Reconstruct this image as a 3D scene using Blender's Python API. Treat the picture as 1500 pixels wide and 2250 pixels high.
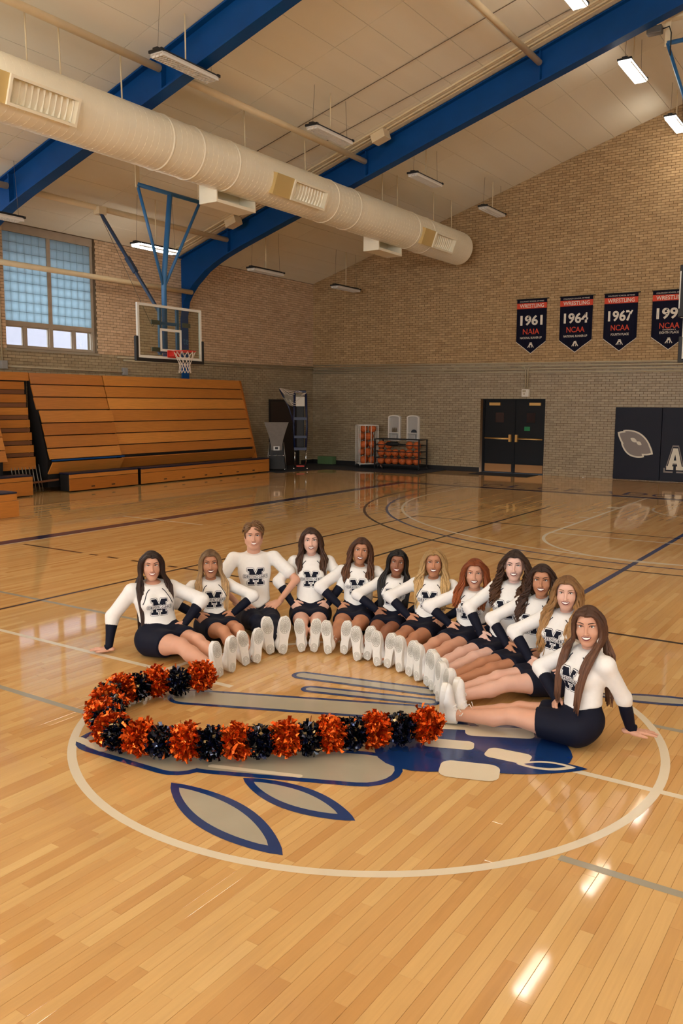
import bpy, math, random
import numpy as np
from mathutils import Vector, Matrix
from mathutils.bvhtree import BVHTree

scene = bpy.context.scene
for o in list(bpy.data.objects):
    bpy.data.objects.remove(o, do_unlink=True)
COL = scene.collection
R = math.radians
rnd = random.Random(7)

# ------------------------------------------------------------ camera
CAM = np.array([2.744, -4.457, 2.019])
YAW, PITCH, ROLL, FPX = -0.583, 0.12784, 0.00531, 1859.6
_f = np.array([math.sin(YAW)*math.cos(PITCH), math.cos(YAW)*math.cos(PITCH), -math.sin(PITCH)])
_r = np.cross(_f, [0, 0, 1.0]); _r /= np.linalg.norm(_r); _u = np.cross(_r, _f)
_r2 = _r*math.cos(ROLL) + _u*math.sin(ROLL); _u2 = -_r*math.sin(ROLL) + _u*math.cos(ROLL)
cam_data = bpy.data.cameras.new('camera')
cam = bpy.data.objects.new('camera', cam_data)
COL.objects.link(cam)
M = Matrix(((_r2[0], _u2[0], -_f[0], CAM[0]), (_r2[1], _u2[1], -_f[1], CAM[1]), (_r2[2], _u2[2], -_f[2], CAM[2]), (0, 0, 0, 1)))
cam.matrix_world = M
cam_data.sensor_fit = 'VERTICAL'
cam_data.sensor_height = 36.0
cam_data.lens = 36.0*FPX/2250
cam_data.clip_start = 0.05
cam_data.clip_end = 200
scene.camera = cam

# ------------------------------------------------------------ world, exposure
world = bpy.data.worlds.new('world')
scene.world = world
world.use_nodes = True
wn = world.node_tree
bg = wn.nodes['Background']
bg.inputs[0].default_value = (0.75, 0.86, 1.0, 1)
bg.inputs[1].default_value = 9.0
vs = scene.view_settings
vs.view_transform = 'Standard'
vs.look = 'None'
vs.gamma = 1.0
vs.use_curve_mapping = False
vs.exposure = -0.28

LAMP_STRENGTH = 62.0
LAMP_COLOR = (1.0, 0.94, 0.84)
SIDE_FILL_STRENGTH = 4.0  # glow of the added side windows, all out of view
FRONT_FILL_STRENGTH = 21.0  # glow of the windows added behind the camera
SIDE_FILL_COLOR = (0.78, 0.90, 1.0)

# ------------------------------------------------------------ helpers
def srgb(r, g, b):
    f = lambda c: (c/255/12.92) if c <= 10.31 else ((c/255+0.055)/1.055)**2.4
    return (f(r), f(g), f(b), 1.0)

MATS = {}
def mat(name, col, rough=0.6, metal=0.0, spec=0.5, noise=0.0, nscale=8.0, bump=0.0, bscale=60.0, coat=0.0,
        attr=None, col2=None, emit=None, estr=0.0, alpha=None, trans=0.0, stretch=None, sheen=0.0, sss=0.0, rnd_island=0.0):
    """procedural principled material; col/col2 mixed by noise, by a mesh attribute or per island"""
    if name in MATS:
        return MATS[name]
    m = bpy.data.materials.new(name)
    m.use_nodes = True
    nt = m.node_tree
    b = nt.nodes['Principled BSDF']
    b.inputs['Roughness'].default_value = rough
    b.inputs['Metallic'].default_value = metal
    b.inputs['Specular IOR Level'].default_value = spec
    if coat:
        b.inputs['Coat Weight'].default_value = coat
        b.inputs['Coat Roughness'].default_value = 0.08
    if sheen:
        b.inputs['Sheen Weight'].default_value = sheen
    if sss:
        b.inputs['Subsurface Weight'].default_value = sss
        b.inputs['Subsurface Radius'].default_value = (0.012, 0.005, 0.003)
    if trans:
        b.inputs['Transmission Weight'].default_value = trans
        b.inputs['IOR'].default_value = 1.3
    if alpha is not None:
        b.inputs['Alpha'].default_value = alpha
    if emit:
        b.inputs['Emission Color'].default_value = (*emit[:3], 1)
        b.inputs['Emission Strength'].default_value = estr
    b.inputs['Base Color'].default_value = col
    last = None
    tc = nt.nodes.new('ShaderNodeTexCoord')
    vec = tc.outputs['Object']
    if stretch:
        mp = nt.nodes.new('ShaderNodeMapping')
        mp.inputs['Scale'].default_value = stretch
        nt.links.new(vec, mp.inputs['Vector'])
        vec = mp.outputs['Vector']
    if col2 is not None:
        mix = nt.nodes.new('ShaderNodeMix'); mix.data_type = 'RGBA'
        mix.inputs['A'].default_value = col; mix.inputs['B'].default_value = col2
        if attr:
            a = nt.nodes.new('ShaderNodeAttribute'); a.attribute_name = attr
            nt.links.new(a.outputs['Fac'], mix.inputs['Factor'])
        elif rnd_island:
            g = nt.nodes.new('ShaderNodeNewGeometry')
            nt.links.new(g.outputs['Random Per Island'], mix.inputs['Factor'])
        else:
            n = nt.nodes.new('ShaderNodeTexNoise'); n.inputs['Scale'].default_value = nscale*0.5
            n.inputs['Detail'].default_value = 3
            nt.links.new(vec, n.inputs['Vector'])
            nt.links.new(n.outputs['Fac'], mix.inputs['Factor'])
        last = mix.outputs['Result']
    if noise:
        n = nt.nodes.new('ShaderNodeTexNoise'); n.inputs['Scale'].default_value = nscale
        n.inputs['Detail'].default_value = 4
        nt.links.new(vec, n.inputs['Vector'])
        mr = nt.nodes.new('ShaderNodeMapRange')
        mr.inputs['From Min'].default_value = 0.25; mr.inputs['From Max'].default_value = 0.75
        mr.inputs['To Min'].default_value = 1-noise; mr.inputs['To Max'].default_value = 1+noise*0.6
        nt.links.new(n.outputs['Fac'], mr.inputs['Value'])
        mx = nt.nodes.new('ShaderNodeMix'); mx.data_type = 'RGBA'; mx.blend_type = 'MULTIPLY'
        mx.inputs['Factor'].default_value = 1.0
        if last is None:
            mx.inputs['A'].default_value = col
        else:
            nt.links.new(last, mx.inputs['A'])
        nt.links.new(mr.outputs['Result'], mx.inputs['B'])
        last = mx.outputs['Result']
    if last is not None:
        nt.links.new(last, b.inputs['Base Color'])
    if bump:
        n = nt.nodes.new('ShaderNodeTexNoise'); n.inputs['Scale'].default_value = bscale
        n.inputs['Detail'].default_value = 3
        nt.links.new(vec, n.inputs['Vector'])
        bp = nt.nodes.new('ShaderNodeBump'); bp.inputs['Strength'].default_value = bump
        bp.inputs['Distance'].default_value = 0.01
        nt.links.new(n.outputs['Fac'], bp.inputs['Height'])
        nt.links.new(bp.outputs['Normal'], b.inputs['Normal'])
    MATS[name] = m
    return m

def link(o, parent=None):
    COL.objects.link(o)
    if parent is not None:
        o.parent = parent
    return o

def tag(o, label=None, cat=None, group=None, kind=None):
    if label: o['label'] = label
    if cat: o['category'] = cat
    if group: o['group'] = group
    if kind: o['kind'] = kind
    return o

def empty(name, loc=(0, 0, 0), rz=0.0, label=None, cat=None, group=None, parent=None):
    o = bpy.data.objects.new(name, None)
    o.empty_display_size = 0.1
    o.location = loc
    o.rotation_euler = (0, 0, rz)
    link(o, parent)
    return tag(o, label, cat, group)

def mesh(name, V, F, smooth=False, attr=None):
    me = bpy.data.meshes.new(name)
    V = np.asarray(V, dtype=np.float64).reshape(-1, 3)
    if isinstance(F, np.ndarray) and F.ndim == 2:
        n, k = F.shape
        me.vertices.add(len(V)); me.vertices.foreach_set('co', V.ravel())
        me.loops.add(n*k); me.loops.foreach_set('vertex_index', F.astype(np.int32).ravel())
        me.polygons.add(n); me.polygons.foreach_set('loop_start', np.arange(n, dtype=np.int32)*k)
        me.polygons.foreach_set('loop_total', np.full(n, k, np.int32))
        me.update(calc_edges=True); me.validate()
    else:
        me.from_pydata([tuple(v) for v in V], [], [tuple(int(i) for i in f) for f in F])
        me.update()
    if len(me.polygons):
        me.polygons.foreach_set('use_smooth', np.full(len(me.polygons), bool(smooth)))
    if attr is not None:
        for an, av in attr.items():
            a = me.attributes.new(an, 'FLOAT', 'POINT')
            a.data.foreach_set('value', np.asarray(av, np.float32))
    return me

def obj(name, me, m=None, parent=None, loc=None, rot=None):
    if m is not None and len(me.materials) == 0:
        for k in (m if isinstance(m, (list, tuple)) else [m]):
            me.materials.append(k)
    o = bpy.data.objects.new(name, me)
    if loc is not None: o.location = loc
    if rot is not None: o.rotation_euler = rot
    return link(o, parent)

class MB:
    """collects geometry for one mesh"""
    def __init__(s): s.V = []; s.F = []; s.sm = []; s.nb = 0
    def add(s, V, F, smooth=False):
        b = len(s.V); s.V.extend([tuple(v) for v in V])
        for f in F:
            s.F.append(tuple(i+b for i in f)); s.sm.append(smooth)
        return s
    def box(s, x0, x1, y0, y1, z0, z1):
        e = 0.00019*(s.nb % 8); s.nb += 1
        x0 -= e; x1 += e; y0 -= e; y1 += e; z0 -= e; z1 += e
        V = [(x0,y0,z0),(x1,y0,z0),(x1,y1,z0),(x0,y1,z0),(x0,y0,z1),(x1,y0,z1),(x1,y1,z1),(x0,y1,z1)]
        return s.add(V, [(0,3,2,1),(4,5,6,7),(0,1,5,4),(1,2,6,5),(2,3,7,6),(3,0,4,7)])
    def obox(s, c, ax, ay, az, hx, hy, hz):
        c, ax, ay, az = (np.array(q, float) for q in (c, ax, ay, az))
        V = [c+ax*hx*i+ay*hy*j+az*hz*k for k in (-1, 1) for i, j in ((-1,-1),(1,-1),(1,1),(-1,1))]
        return s.add(V, [(0,3,2,1),(4,5,6,7),(0,1,5,4),(1,2,6,5),(2,3,7,6),(3,0,4,7)])
    def bar(s, a, b, w, h=None, up=(0, 0, 1)):
        a, b = np.array(a, float), np.array(b, float); d = b-a; L = np.linalg.norm(d); d /= L
        up = np.array(up, float)
        if abs(d @ up) > 0.98: up = np.array((1.0, 0, 0))
        x = np.cross(d, up); x /= np.linalg.norm(x); z = np.cross(x, d)
        return s.obox((a+b)/2, x, d, z, w/2, L/2, (h or w)/2)
    def tube(s, pts, r, n=8, caps=True, closed=False):
        pts = np.array(pts, float); m = len(pts)
        r = np.full(m, r) if np.isscalar(r) else np.array(r, float)
        T = np.gradient(pts, axis=0) if not closed else np.roll(pts, -1, 0)-np.roll(pts, 1, 0)
        T /= np.maximum(np.linalg.norm(T, axis=1, keepdims=True), 1e-9)
        up = np.array((0, 0, 1.0)) if abs(T[0][2]) < 0.9 else np.array((1.0, 0, 0))
        V = []; x = np.cross(T[0], up)
        for i in range(m):
            x = x-T[i]*(x @ T[i]); nx = np.linalg.norm(x)
            if nx < 1e-6: x = np.cross(T[i], (0.3, 0.5, 0.8)); nx = np.linalg.norm(x)
            x = x/nx; y = np.cross(T[i], x)
            for k in range(n):
                a = 2*math.pi*k/n
                V.append(pts[i]+r[i]*(math.cos(a)*x+math.sin(a)*y))
        F = []
        for i in range(m if closed else m-1):
            j = (i+1) % m
            for k in range(n):
                F.append((i*n+k, i*n+(k+1) % n, j*n+(k+1) % n, j*n+k))
        b0 = len(s.F)
        s.add(V, F, True)
        if caps and not closed:
            base = len(s.V)-len(V)
            s.F.append(tuple(base+k for k in range(n-1, -1, -1))); s.sm.append(False)
            s.F.append(tuple(base+(m-1)*n+k for k in range(n))); s.sm.append(False)
        return s
    def prism(s, poly, axis, a, b):
        """extrude 2D polygon (CCW) along axis from a to b; poly coords fill the other axes in order"""
        n = len(poly)
        def P(p, t):
            if axis == 0: return (t, p[0], p[1])
            if axis == 1: return (p[0], t, p[1])
            return (p[0], p[1], t)
        V = [P(p, a) for p in poly]+[P(p, b) for p in poly]
        F = [tuple(range(n-1, -1, -1)), tuple(range(n, 2*n))]+[(i, (i+1) % n, n+(i+1) % n, n+i) for i in range(n)]
        return s.add(V, F)
    def lathe(s, prof, n=16, c=(0, 0, 0)):
        V = []; F = []
        for (r, z) in prof:
            for k in range(n):
                a = 2*math.pi*k/n; V.append((c[0]+r*math.cos(a), c[1]+r*math.sin(a), c[2]+z))
        for i in range(len(prof)-1):
            for k in range(n):
                F.append((i*n+k, i*n+(k+1) % n, (i+1)*n+(k+1) % n, (i+1)*n+k))
        return s.add(V, F, True)
    def build(s, name, m, parent=None, loc=None, rot=None, bevel=0.0):
        me = bpy.data.meshes.new(name)
        me.from_pydata(s.V, [], s.F); me.update()
        me.polygons.foreach_set('use_smooth', np.array(s.sm, bool))
        o = obj(name, me, m, parent, loc, rot)
        if bevel:
            bv = o.modifiers.new('bevel', 'BEVEL'); bv.width = bevel; bv.segments = 2; bv.limit_method = 'ANGLE'
        return o

def copy_tree(o, parent=None):
    c = o.copy(); COL.objects.link(c)
    if parent is not None: c.parent = parent
    for ch in list(o.children):
        copy_tree(ch, c)
    return c

def boxes_mesh(name, lo, hi, faces=5, open_axis=None, attr=None):
    """many axis-aligned boxes in one mesh (numpy)"""
    lo = np.asarray(lo, float); hi = np.asarray(hi, float); n = len(lo)
    idx = np.array([[0,0,0],[1,0,0],[1,1,0],[0,1,0],[0,0,1],[1,0,1],[1,1,1],[0,1,1]], bool)
    V = np.where(idx[None], hi[:, None, :], lo[:, None, :]).reshape(-1, 3)
    fs = np.array([[0,3,2,1],[4,5,6,7],[0,1,5,4],[1,2,6,5],[2,3,7,6],[3,0,4,7]])
    if open_axis is not None:
        fs = np.delete(fs, open_axis, axis=0)
    F = (np.arange(n)[:, None, None]*8+fs[None]).reshape(-1, 4)
    at = None
    if attr is not None:
        at = {k: np.repeat(v, 8) for k, v in attr.items()}
    return mesh(name, V, F, False, at)

def text_mesh(s, size=1.0, bold=0.0, spacing=1.0, extrude=0.0, align='CENTER', shear=0.0):
    cu = bpy.data.curves.new('lettering', 'FONT')
    cu.body = s; cu.size = size; cu.align_x = align; cu.align_y = 'CENTER'
    cu.offset = bold; cu.space_character = spacing; cu.extrude = extrude; cu.shear = shear
    cu.resolution_u = 3
    t = bpy.data.objects.new('lettering', cu); COL.objects.link(t)
    dg = bpy.context.evaluated_depsgraph_get()
    me = bpy.data.meshes.new_from_object(t.evaluated_get(dg))
    bpy.data.objects.remove(t, do_unlink=True); bpy.data.curves.remove(cu)
    return me

def fit_text(me, w, h):
    """scale a text mesh to width w, height h, centred"""
    V = np.zeros(len(me.vertices)*3); me.vertices.foreach_get('co', V); V = V.reshape(-1, 3)
    lo, hi = V[:, :2].min(0), V[:, :2].max(0)
    V[:, :2] = (V[:, :2]-(lo+hi)/2)/(hi-lo)*np.array([w, h])
    me.vertices.foreach_set('co', V.ravel()); me.update()
    return me
# ------------------------------------------------------------ room dimensions
XL, XR, YB, YF = -13.83, 13.83, 18.9, -18.9
EAVE, SLOPE = 5.9, 0.318
def ceil_z(x): return EAVE+SLOPE*(XR-abs(x))

# ------------------------------------------------------------ materials of the setting
def floor_material():
    m = bpy.data.materials.new('maple_floor'); m.use_nodes = True
    nt = m.node_tree; b = nt.nodes['Principled BSDF']
    N = nt.nodes.new; L = nt.links.new
    tc = N('ShaderNodeTexCoord')
    geo = N('ShaderNodeNewGeometry')
    at = N('ShaderNodeAttribute'); at.attribute_name = 'tone'
    cr = N('ShaderNodeValToRGB')
    e = cr.color_ramp.elements
    e[0].position = 0.0; e[0].color = srgb(182, 129, 74)
    e[1].position = 1.0; e[1].color = srgb(222, 182, 122)
    for p, c in ((0.12, (195, 144, 86)), (0.4, (204, 156, 98)), (0.7, (212, 168, 108))):
        k = cr.color_ramp.elements.new(p); k.color = srgb(*c)
    L(at.outputs['Fac'], cr.inputs['Fac'])
    # offset the grain in every board
    comb = N('ShaderNodeCombineXYZ')
    mul = N('ShaderNodeMath'); mul.operation = 'MULTIPLY'; mul.inputs[1].default_value = 57.0
    L(at.outputs['Fac'], mul.inputs[0]); L(mul.outputs[0], comb.inputs['Z'])
    add = N('ShaderNodeVectorMath'); add.operation = 'ADD'
    L(geo.outputs['Position'], add.inputs[0]); L(comb.outputs[0], add.inputs[1])
    mp = N('ShaderNodeMapping'); mp.inputs['Scale'].default_value = (60, 3.0, 1)
    L(add.outputs[0], mp.inputs['Vector'])
    n1 = N('ShaderNodeTexNoise'); n1.inputs['Scale'].default_value = 1.0; n1.inputs['Detail'].default_value = 4
    n1.inputs['Distortion'].default_value = 0.7
    L(mp.outputs[0], n1.inputs['Vector'])
    mr = N('ShaderNodeMapRange'); mr.inputs['From Min'].default_value = 0.25; mr.inputs['From Max'].default_value = 0.8
    mr.inputs['To Min'].default_value = 1.04; mr.inputs['To Max'].default_value = 0.93
    L(n1.outputs['Fac'], mr.inputs['Value'])
    mp2 = N('ShaderNodeMapping'); mp2.inputs['Scale'].default_value = (9, 2.2, 1)
    L(add.outputs[0], mp2.inputs['Vector'])
    n2 = N('ShaderNodeTexNoise'); n2.inputs['Scale'].default_value = 1.0; n2.inputs['Detail'].default_value = 2
    L(mp2.outputs[0], n2.inputs['Vector'])
    mr2 = N('ShaderNodeMapRange'); mr2.inputs['From Min'].default_value = 0.62; mr2.inputs['From Max'].default_value = 0.8
    mr2.inputs['To Min'].default_value = 1.0; mr2.inputs['To Max'].default_value = 0.93
    L(n2.outputs['Fac'], mr2.inputs['Value'])
    m2 = N('ShaderNodeMath'); m2.operation = 'MULTIPLY'
    L(mr.outputs[0], m2.inputs[0]); L(mr2.outputs[0], m2.inputs[1])
    mx = N('ShaderNodeMix'); mx.data_type = 'RGBA'; mx.blend_type = 'MULTIPLY'; mx.inputs['Factor'].default_value = 1
    L(cr.outputs[0], mx.inputs['A']); L(m2.outputs[0], mx.inputs['B'])
    L(mx.outputs['Result'], b.inputs['Base Color'])
    b.inputs['Roughness'].default_value = 0.055
    b.inputs['Specular IOR Level'].default_value = 0.62
    return m

M_FLOOR = floor_material()
M_SUB = mat('subfloor_gap', srgb(70, 42, 20), 0.9)
M_PW = mat('paint_cream', srgb(224, 210, 184), 0.16, spec=0.6, noise=0.05, nscale=3)
M_PN = mat('paint_navy', srgb(20, 50, 104), 0.15, spec=0.6, noise=0.12, nscale=5)
M_PB = mat('paint_black', srgb(28, 20, 20), 0.2, spec=0.6)
M_PG = mat('paint_grey', srgb(172, 162, 142), 0.15, spec=0.6, noise=0.07, nscale=4)
M_PGL = mat('paint_grey_line', srgb(158, 150, 132), 0.2, spec=0.6)
M_PD = mat('paint_border', srgb(34, 32, 62), 0.16, spec=0.6)

M_BRICK_T = mat('brick_tan', srgb(164, 132, 90), 0.75, col2=srgb(190, 158, 114), attr='tone', noise=0.12, nscale=14)
M_BRICK_P = mat('brick_left', srgb(196, 162, 128), 0.75, col2=srgb(220, 188, 154), attr='tone', noise=0.12, nscale=14)
M_BRICK_G = mat('brick_glazed', srgb(148, 130, 102), 0.42, col2=srgb(170, 152, 122), attr='tone', noise=0.12, nscale=10)
M_MORTAR = mat('mortar', srgb(106, 76, 44), 0.95, noise=0.2, nscale=9)
M_MORTAR_G = mat('mortar_grey', srgb(108, 86, 62), 0.95, noise=0.2, nscale=9)
M_CEIL = mat('ceiling_panel', srgb(244, 236, 216), 0.85, col2=srgb(236, 226, 202), nscale=1.2, bump=0.08, bscale=90, stretch=(4.5, 0.4, 1))
M_CEILBACK = mat('ceiling_backing', srgb(110, 88, 62), 0.9)
M_CREAM = mat('cream_steel_paint', srgb(226, 204, 164), 0.5, noise=0.06, nscale=4)
M_BLUE = mat('blue_steel_paint', srgb(0, 66, 128), 0.5, spec=0.25, noise=0.1, nscale=3)
M_PLAIN = mat('far_wall_brick', srgb(206, 178, 142), 0.8, noise=0.1, nscale=3)

# ------------------------------------------------------------ floor
def build_floor():
    fl = obj('floor', boxes_mesh('floor', [(XL, YF, -0.30)], [(XR, YB, -0.006)]), M_SUB)
    tag(fl, kind='structure')
    W = 0.0572; g = 0.0008
    lo, hi, tone = [], [], []
    r = np.random.RandomState(3)
    ncol = int((XR-XL)/W)
    for i in range(ncol):
        x0 = XL+i*W
        y = YF+r.rand()*0.6
        ylo = YF
        while ylo < YB-0.02:
            yhi = min(ylo+0.28+1.25*r.rand()**1.4 if ylo > YF else y+0.2, YB)
            lo.append((x0+g/2, ylo+g/2, -0.006)); hi.append((x0+W-g/2, yhi-g/2, 0.0))
            tone.append(r.beta(3.4, 2.8)); ylo = yhi
    lo = np.array(lo); hi = np.array(hi); tone = np.array(tone)
    mid = (lo+hi)/2
    d = mid-CAM
    rot = np.array([_r2, -_u2, _f])
    q = d @ rot.T
    u = 750+FPX*q[:, 0]/q[:, 2]; v = 1125+FPX*q[:, 1]/q[:, 2]
    vis = (q[:, 2] > 0.3) & (u > -20) & (u < 1520) & (v > 0) & (v < 2270)
    dist = np.where(vis, q[:, 2], 1e9)
    order = np.argsort(dist)
    near = np.zeros(len(lo), bool); near[order[:300]] = True
    # the rest: top faces, joined
    L2, H2 = lo[~near], hi[~near]
    me = boxes_mesh('floor_boards', L2, H2, open_axis=0, attr={'tone': tone[~near]})
    o = obj('floor_boards', me, M_FLOOR, fl); o['kind'] = 'stuff'
    b = 0.0009
    for i in np.where(near)[0]:
        l, h = lo[i], hi[i]
        V = [(l[0], l[1], l[2]), (h[0], l[1], l[2]), (h[0], h[1], l[2]), (l[0], h[1], l[2]),
             (l[0], l[1], -b), (h[0], l[1], -b), (h[0], h[1], -b), (l[0], h[1], -b),
             (l[0]+b, l[1]+b, 0), (h[0]-b, l[1]+b, 0), (h[0]-b, h[1]-b, 0), (l[0]+b, h[1]-b, 0)]
        F = [(8,9,10,11),(4,5,9,8),(5,6,10,9),(6,7,11,10),(7,4,8,11),(0,1,5,4),(1,2,6,5),(2,3,7,6),(3,0,4,7)]
        me = mesh('floor_board', V, F, False, {'tone': np.full(12, tone[i])})
        obj('floor_board', me, M_FLOOR, fl)
    return fl
FLOOR = build_floor()

def flat_poly(name, pts, z, m, parent=FLOOR):
    me = mesh(name, [(x, y, z) for x, y in pts], [tuple(range(len(pts)))])
    if me.polygons and me.polygons[0].normal.z < 0:
        me.flip_normals()
    return obj(name, me, m, parent)
def strip(name, pts, w, z, m, closed=False, parent=FLOOR):
    P = np.array(pts, float)
    T = (np.roll(P, -1, 0)-np.roll(P, 1, 0)) if closed else np.gradient(P, axis=0)
    T /= np.linalg.norm(T, axis=1, keepdims=True)
    n = np.stack([-T[:, 1], T[:, 0]], 1)*w/2
    k = len(P)
    V = np.concatenate([np.c_[P+n, np.full(k, z)], np.c_[P-n, np.full(k, z)]])
    F = [(i+k, (i+1) % k+k, (i+1) % k, i) for i in range(k if closed else k-1)]
    return obj(name, mesh(name, V, F), m, parent)
def line(x0, y0, x1, y1, w, z, m, name='court_line'):
    return strip(name, [(x0, y0), (x1, y1)], w, z, m)
def arc(cx, cy, r, a0, a1, n=64):
    return [(cx+r*math.cos(R(a0+(a1-a0)*i/n)), cy+r*math.sin(R(a0+(a1-a0)*i/n))) for i in range(n+1)]

ZL = 0.0007
# half-court line (broken by the emblem), centre circle
line(XL+1.2, 0, -1.13, 0, 0.05, ZL, M_PW); line(1.36, 0, 7.8, 0, 0.05, ZL, M_PW)
strip('centre_circle', arc(0, 0, 1.803, 0, 360, 128)[:-1], 0.051, ZL*1.3, M_PW, True)
# court border
line(-7.93, YF+4, -7.93, 14.72, 0.27, ZL, M_PD, 'court_border'); line(7.93, YF+4, 7.93, 14.72, 0.27, ZL, M_PD, 'court_border')
line(-8.06, 14.585, 8.06, 14.585, 0.27, ZL*1.2, M_PD, 'court_border')
line(-7.78, YF+4, -7.78, 14.44, 0.03, ZL, M_PW); line(7.78, YF+4, 7.78, 14.44, 0.03, ZL, M_PW)
line(-7.78, 14.43, 7.78, 14.43, 0.03, ZL*1.2, M_PW)
# volleyball court
for sx in (-1, 1):
    line(sx*4.5, -9, sx*4.5, 9.0, 0.05, ZL, M_PB)
line(-4.52, 9.0, 4.52, 9.0, 0.05, ZL*1.1, M_PB)
line(-4.5, 3.0, 4.5, 3.0, 0.05, ZL*1.1, M_PB)
for a, b in ((-7.6, -6.35), (-6.2, -6.05), (-5.85, -5.65), (-5.4, -5.2), (-4.75, -4.6)):
    line(a, 3.0, b, 3.0, 0.05, ZL, M_PB)
# side basket lines, mid line, grey lines
line(-3.0, 3.6, -3.0, 11.8, 0.05, ZL, M_PB)
line(-0.005, 3.2, -0.005, 12.6, 0.07, ZL*1.1, M_PN)
line(-6.8, 0.94, -1.75, 0.94, 0.05, ZL*0.8, M_PGL); line(1.55, 0.94, 6, 0.94, 0.05, ZL*0.8, M_PGL)
line(-6.8, -0.93, -1.56, -0.93, 0.05, ZL*0.8, M_PGL); line(1.6, -0.93, 6, -0.93, 0.05, ZL*0.8, M_PGL)
line(-8.75, 5.9, -6.85, 5.9, 0.05, ZL*1.6, M_PW)
line(-11.4, 2.0, -11.4, 16.5, 0.04, ZL, M_PB)
# three-point arcs, lane, free-throw circle
for rr, m_, zz in ((6.02, M_PW, 1.5), (6.32, M_PN, 1.4), (6.75, M_PB, 1.45)):
    a = math.degrees(math.asin(min(0.24, 0.24)))
    pts = [(-rr, 14.4)] + arc(0, 12.75, rr, 180, 360, 90) + [(rr, 14.4)]
    strip('three_point_arc', pts, 0.05, ZL*zz, m_)
for sx in (-1, 1):
    line(sx*1.80, 8.46, sx*1.80, 14.42, 0.05, ZL*1.2, M_PW)
    for yy in (12.35, 11.4, 10.55, 9.75):
        line(sx*1.83, yy, sx*2.02, yy, 0.05 if yy < 12 else 0.25, ZL*1.2, M_PW)
line(-1.80, 8.46, 1.80, 8.46, 0.05, ZL*1.3, M_PW)
strip('free_throw_circle', arc(0, 8.46, 1.80, 180, 360, 48), 0.05, ZL*1.25, M_PW)
strip('restricted_arc', arc(0, 12.75, 1.22, 180, 360, 32), 0.05, ZL*1.25, M_PW)
# painted word along the base line
for ch, x in zip('COLORADO', (-6.55, -5.72, -5.02, -4.30, -3.58, -2.90, -2.22, -1.62)):
    t = fit_text(text_mesh(ch, 1.0), 0.50, 0.62)
    obj('baseline_letter', t, M_PN, FLOOR, loc=(x, 15.28, ZL*1.2))
t = fit_text(text_mesh('S', 1.0), 0.50, 0.62); obj('baseline_letter', t, M_PN, FLOOR, loc=(-0.75, 15.28, ZL*1.2))

# centre-court emblem: plain painted blades, bands and blocks in the school colours
def leaf(a, b, w, n=20, skew=0.0):
    a = np.array(a, float); b = np.array(b, float); d = b-a; nrm = np.array((-d[1], d[0]))/np.linalg.norm(d)
    up = [a+d*t+nrm*w*math.sin(math.pi*t**(1-skew))**0.8 for t in np.linspace(0, 1, n)]
    dn = [a+d*t-nrm*w*math.sin(math.pi*t**(1-skew))**0.8 for t in np.linspace(1, 0, n)][1:-1]
    return [tuple(q) for q in up+dn]
def rrect(c, d, l, w, r=0.35, n=5):
    d = np.array(d, float)/np.linalg.norm(d); e = np.array((-d[1], d[0])); c = np.array(c, float)
    out = []; rr = r*min(l, w)
    for sx, sy, a0 in ((1, 1, 0), (-1, 1, 90), (-1, -1, 180), (1, -1, 270)):
        for k in range(n+1):
            a = R(a0+90*k/n)
            q = np.array((sx*(l/2-rr)+rr*math.cos(a), sy*(w/2-rr)+rr*math.sin(a)))
            out.append(tuple(c+d*q[0]+e*q[1]))
    return out
_ez = [0]
def emb(name, pts, lay, m):
    _ez[0] += 1
    return flat_poly(name, pts, 0.0012+0.0006*lay+0.00002*_ez[0], m)
def blade(a, b, w, ins=0.05):
    emb('emblem_outline', leaf(a, b, w), 0, M_PN)
    a = np.array(a, float); b = np.array(b, float); d = (b-a)/np.linalg.norm(b-a)
    emb('emblem_fill', leaf(a+d*ins*1.6, b-d*ins*2.2, w-ins), 1, M_PG)
blade((-0.38, -1.36), (0.56, -1.61), 0.145); blade((-0.10, -1.10), (0.66, -1.16), 0.125)
# long grey bands with navy outline
def band(c, d, l, w, ins=0.035, r=0.5):
    emb('emblem_outline', rrect(c, d, l, w, r), 0, M_PN)
    emb('emblem_fill', rrect(c, d, l-2*ins, w-2*ins, r), 1, M_PG)
band((-0.52, -0.02), (1.55, 0.66), 1.85, 0.30)
band((-0.38, 0.60), (1.0, 0.22), 1.15, 0.17); band((-0.22, 0.40), (1.0, 0.30), 1.0, 0.14)
band((-0.02, -0.80), (1.45, 0.62), 1.30, 0.46, 0.045, 0.5)
band((-0.82, -1.12), (1.0, 0.05), 0.95, 0.42, 0.045, 0.45)
# navy field with cream blocks on the right
emb('emblem_field', rrect((0.72, 0.02), (0.9, 0.62), 1.15, 0.78, 0.35), 2, M_PN)
emb('emblem_field', leaf((0.55, -0.35), (1.42, 0.06), 0.13), 2, M_PN)
for c, d, l, w in (((0.88, -0.33), (1, .35), .33, .22), ((0.80, 0.28), (1, .5), .42, .16), ((0.62, -0.06), (1, .4), .30, .13),
                   ((0.98, -0.02), (1, .1), .26, .15), ((0.50, 0.42), (1, -.55), .52, .06), ((0.52, 0.20), (1, .5), .22, .09)):
    emb('emblem_block', rrect(c, d, l, w, 0.3), 3, M_PW)
emb('emblem_block', leaf((1.06, -0.10), (1.36, 0.04), 0.06), 3, M_PW)
emb('emblem_block', leaf((1.10, -0.08), (1.31, 0.02), 0.035), 4, M_PN)
emb('emblem_block', rrect((-0.10, -1.0), (1, .35), .55, .04, .5), 3, M_PW)
emb('emblem_block', rrect((-1.14, -1.26), (1, -.1), .30, .06, .5), 3, M_PW)
blade((1.02, 1.28), (1.95, 1.62), 0.10, 0.04)

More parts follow.
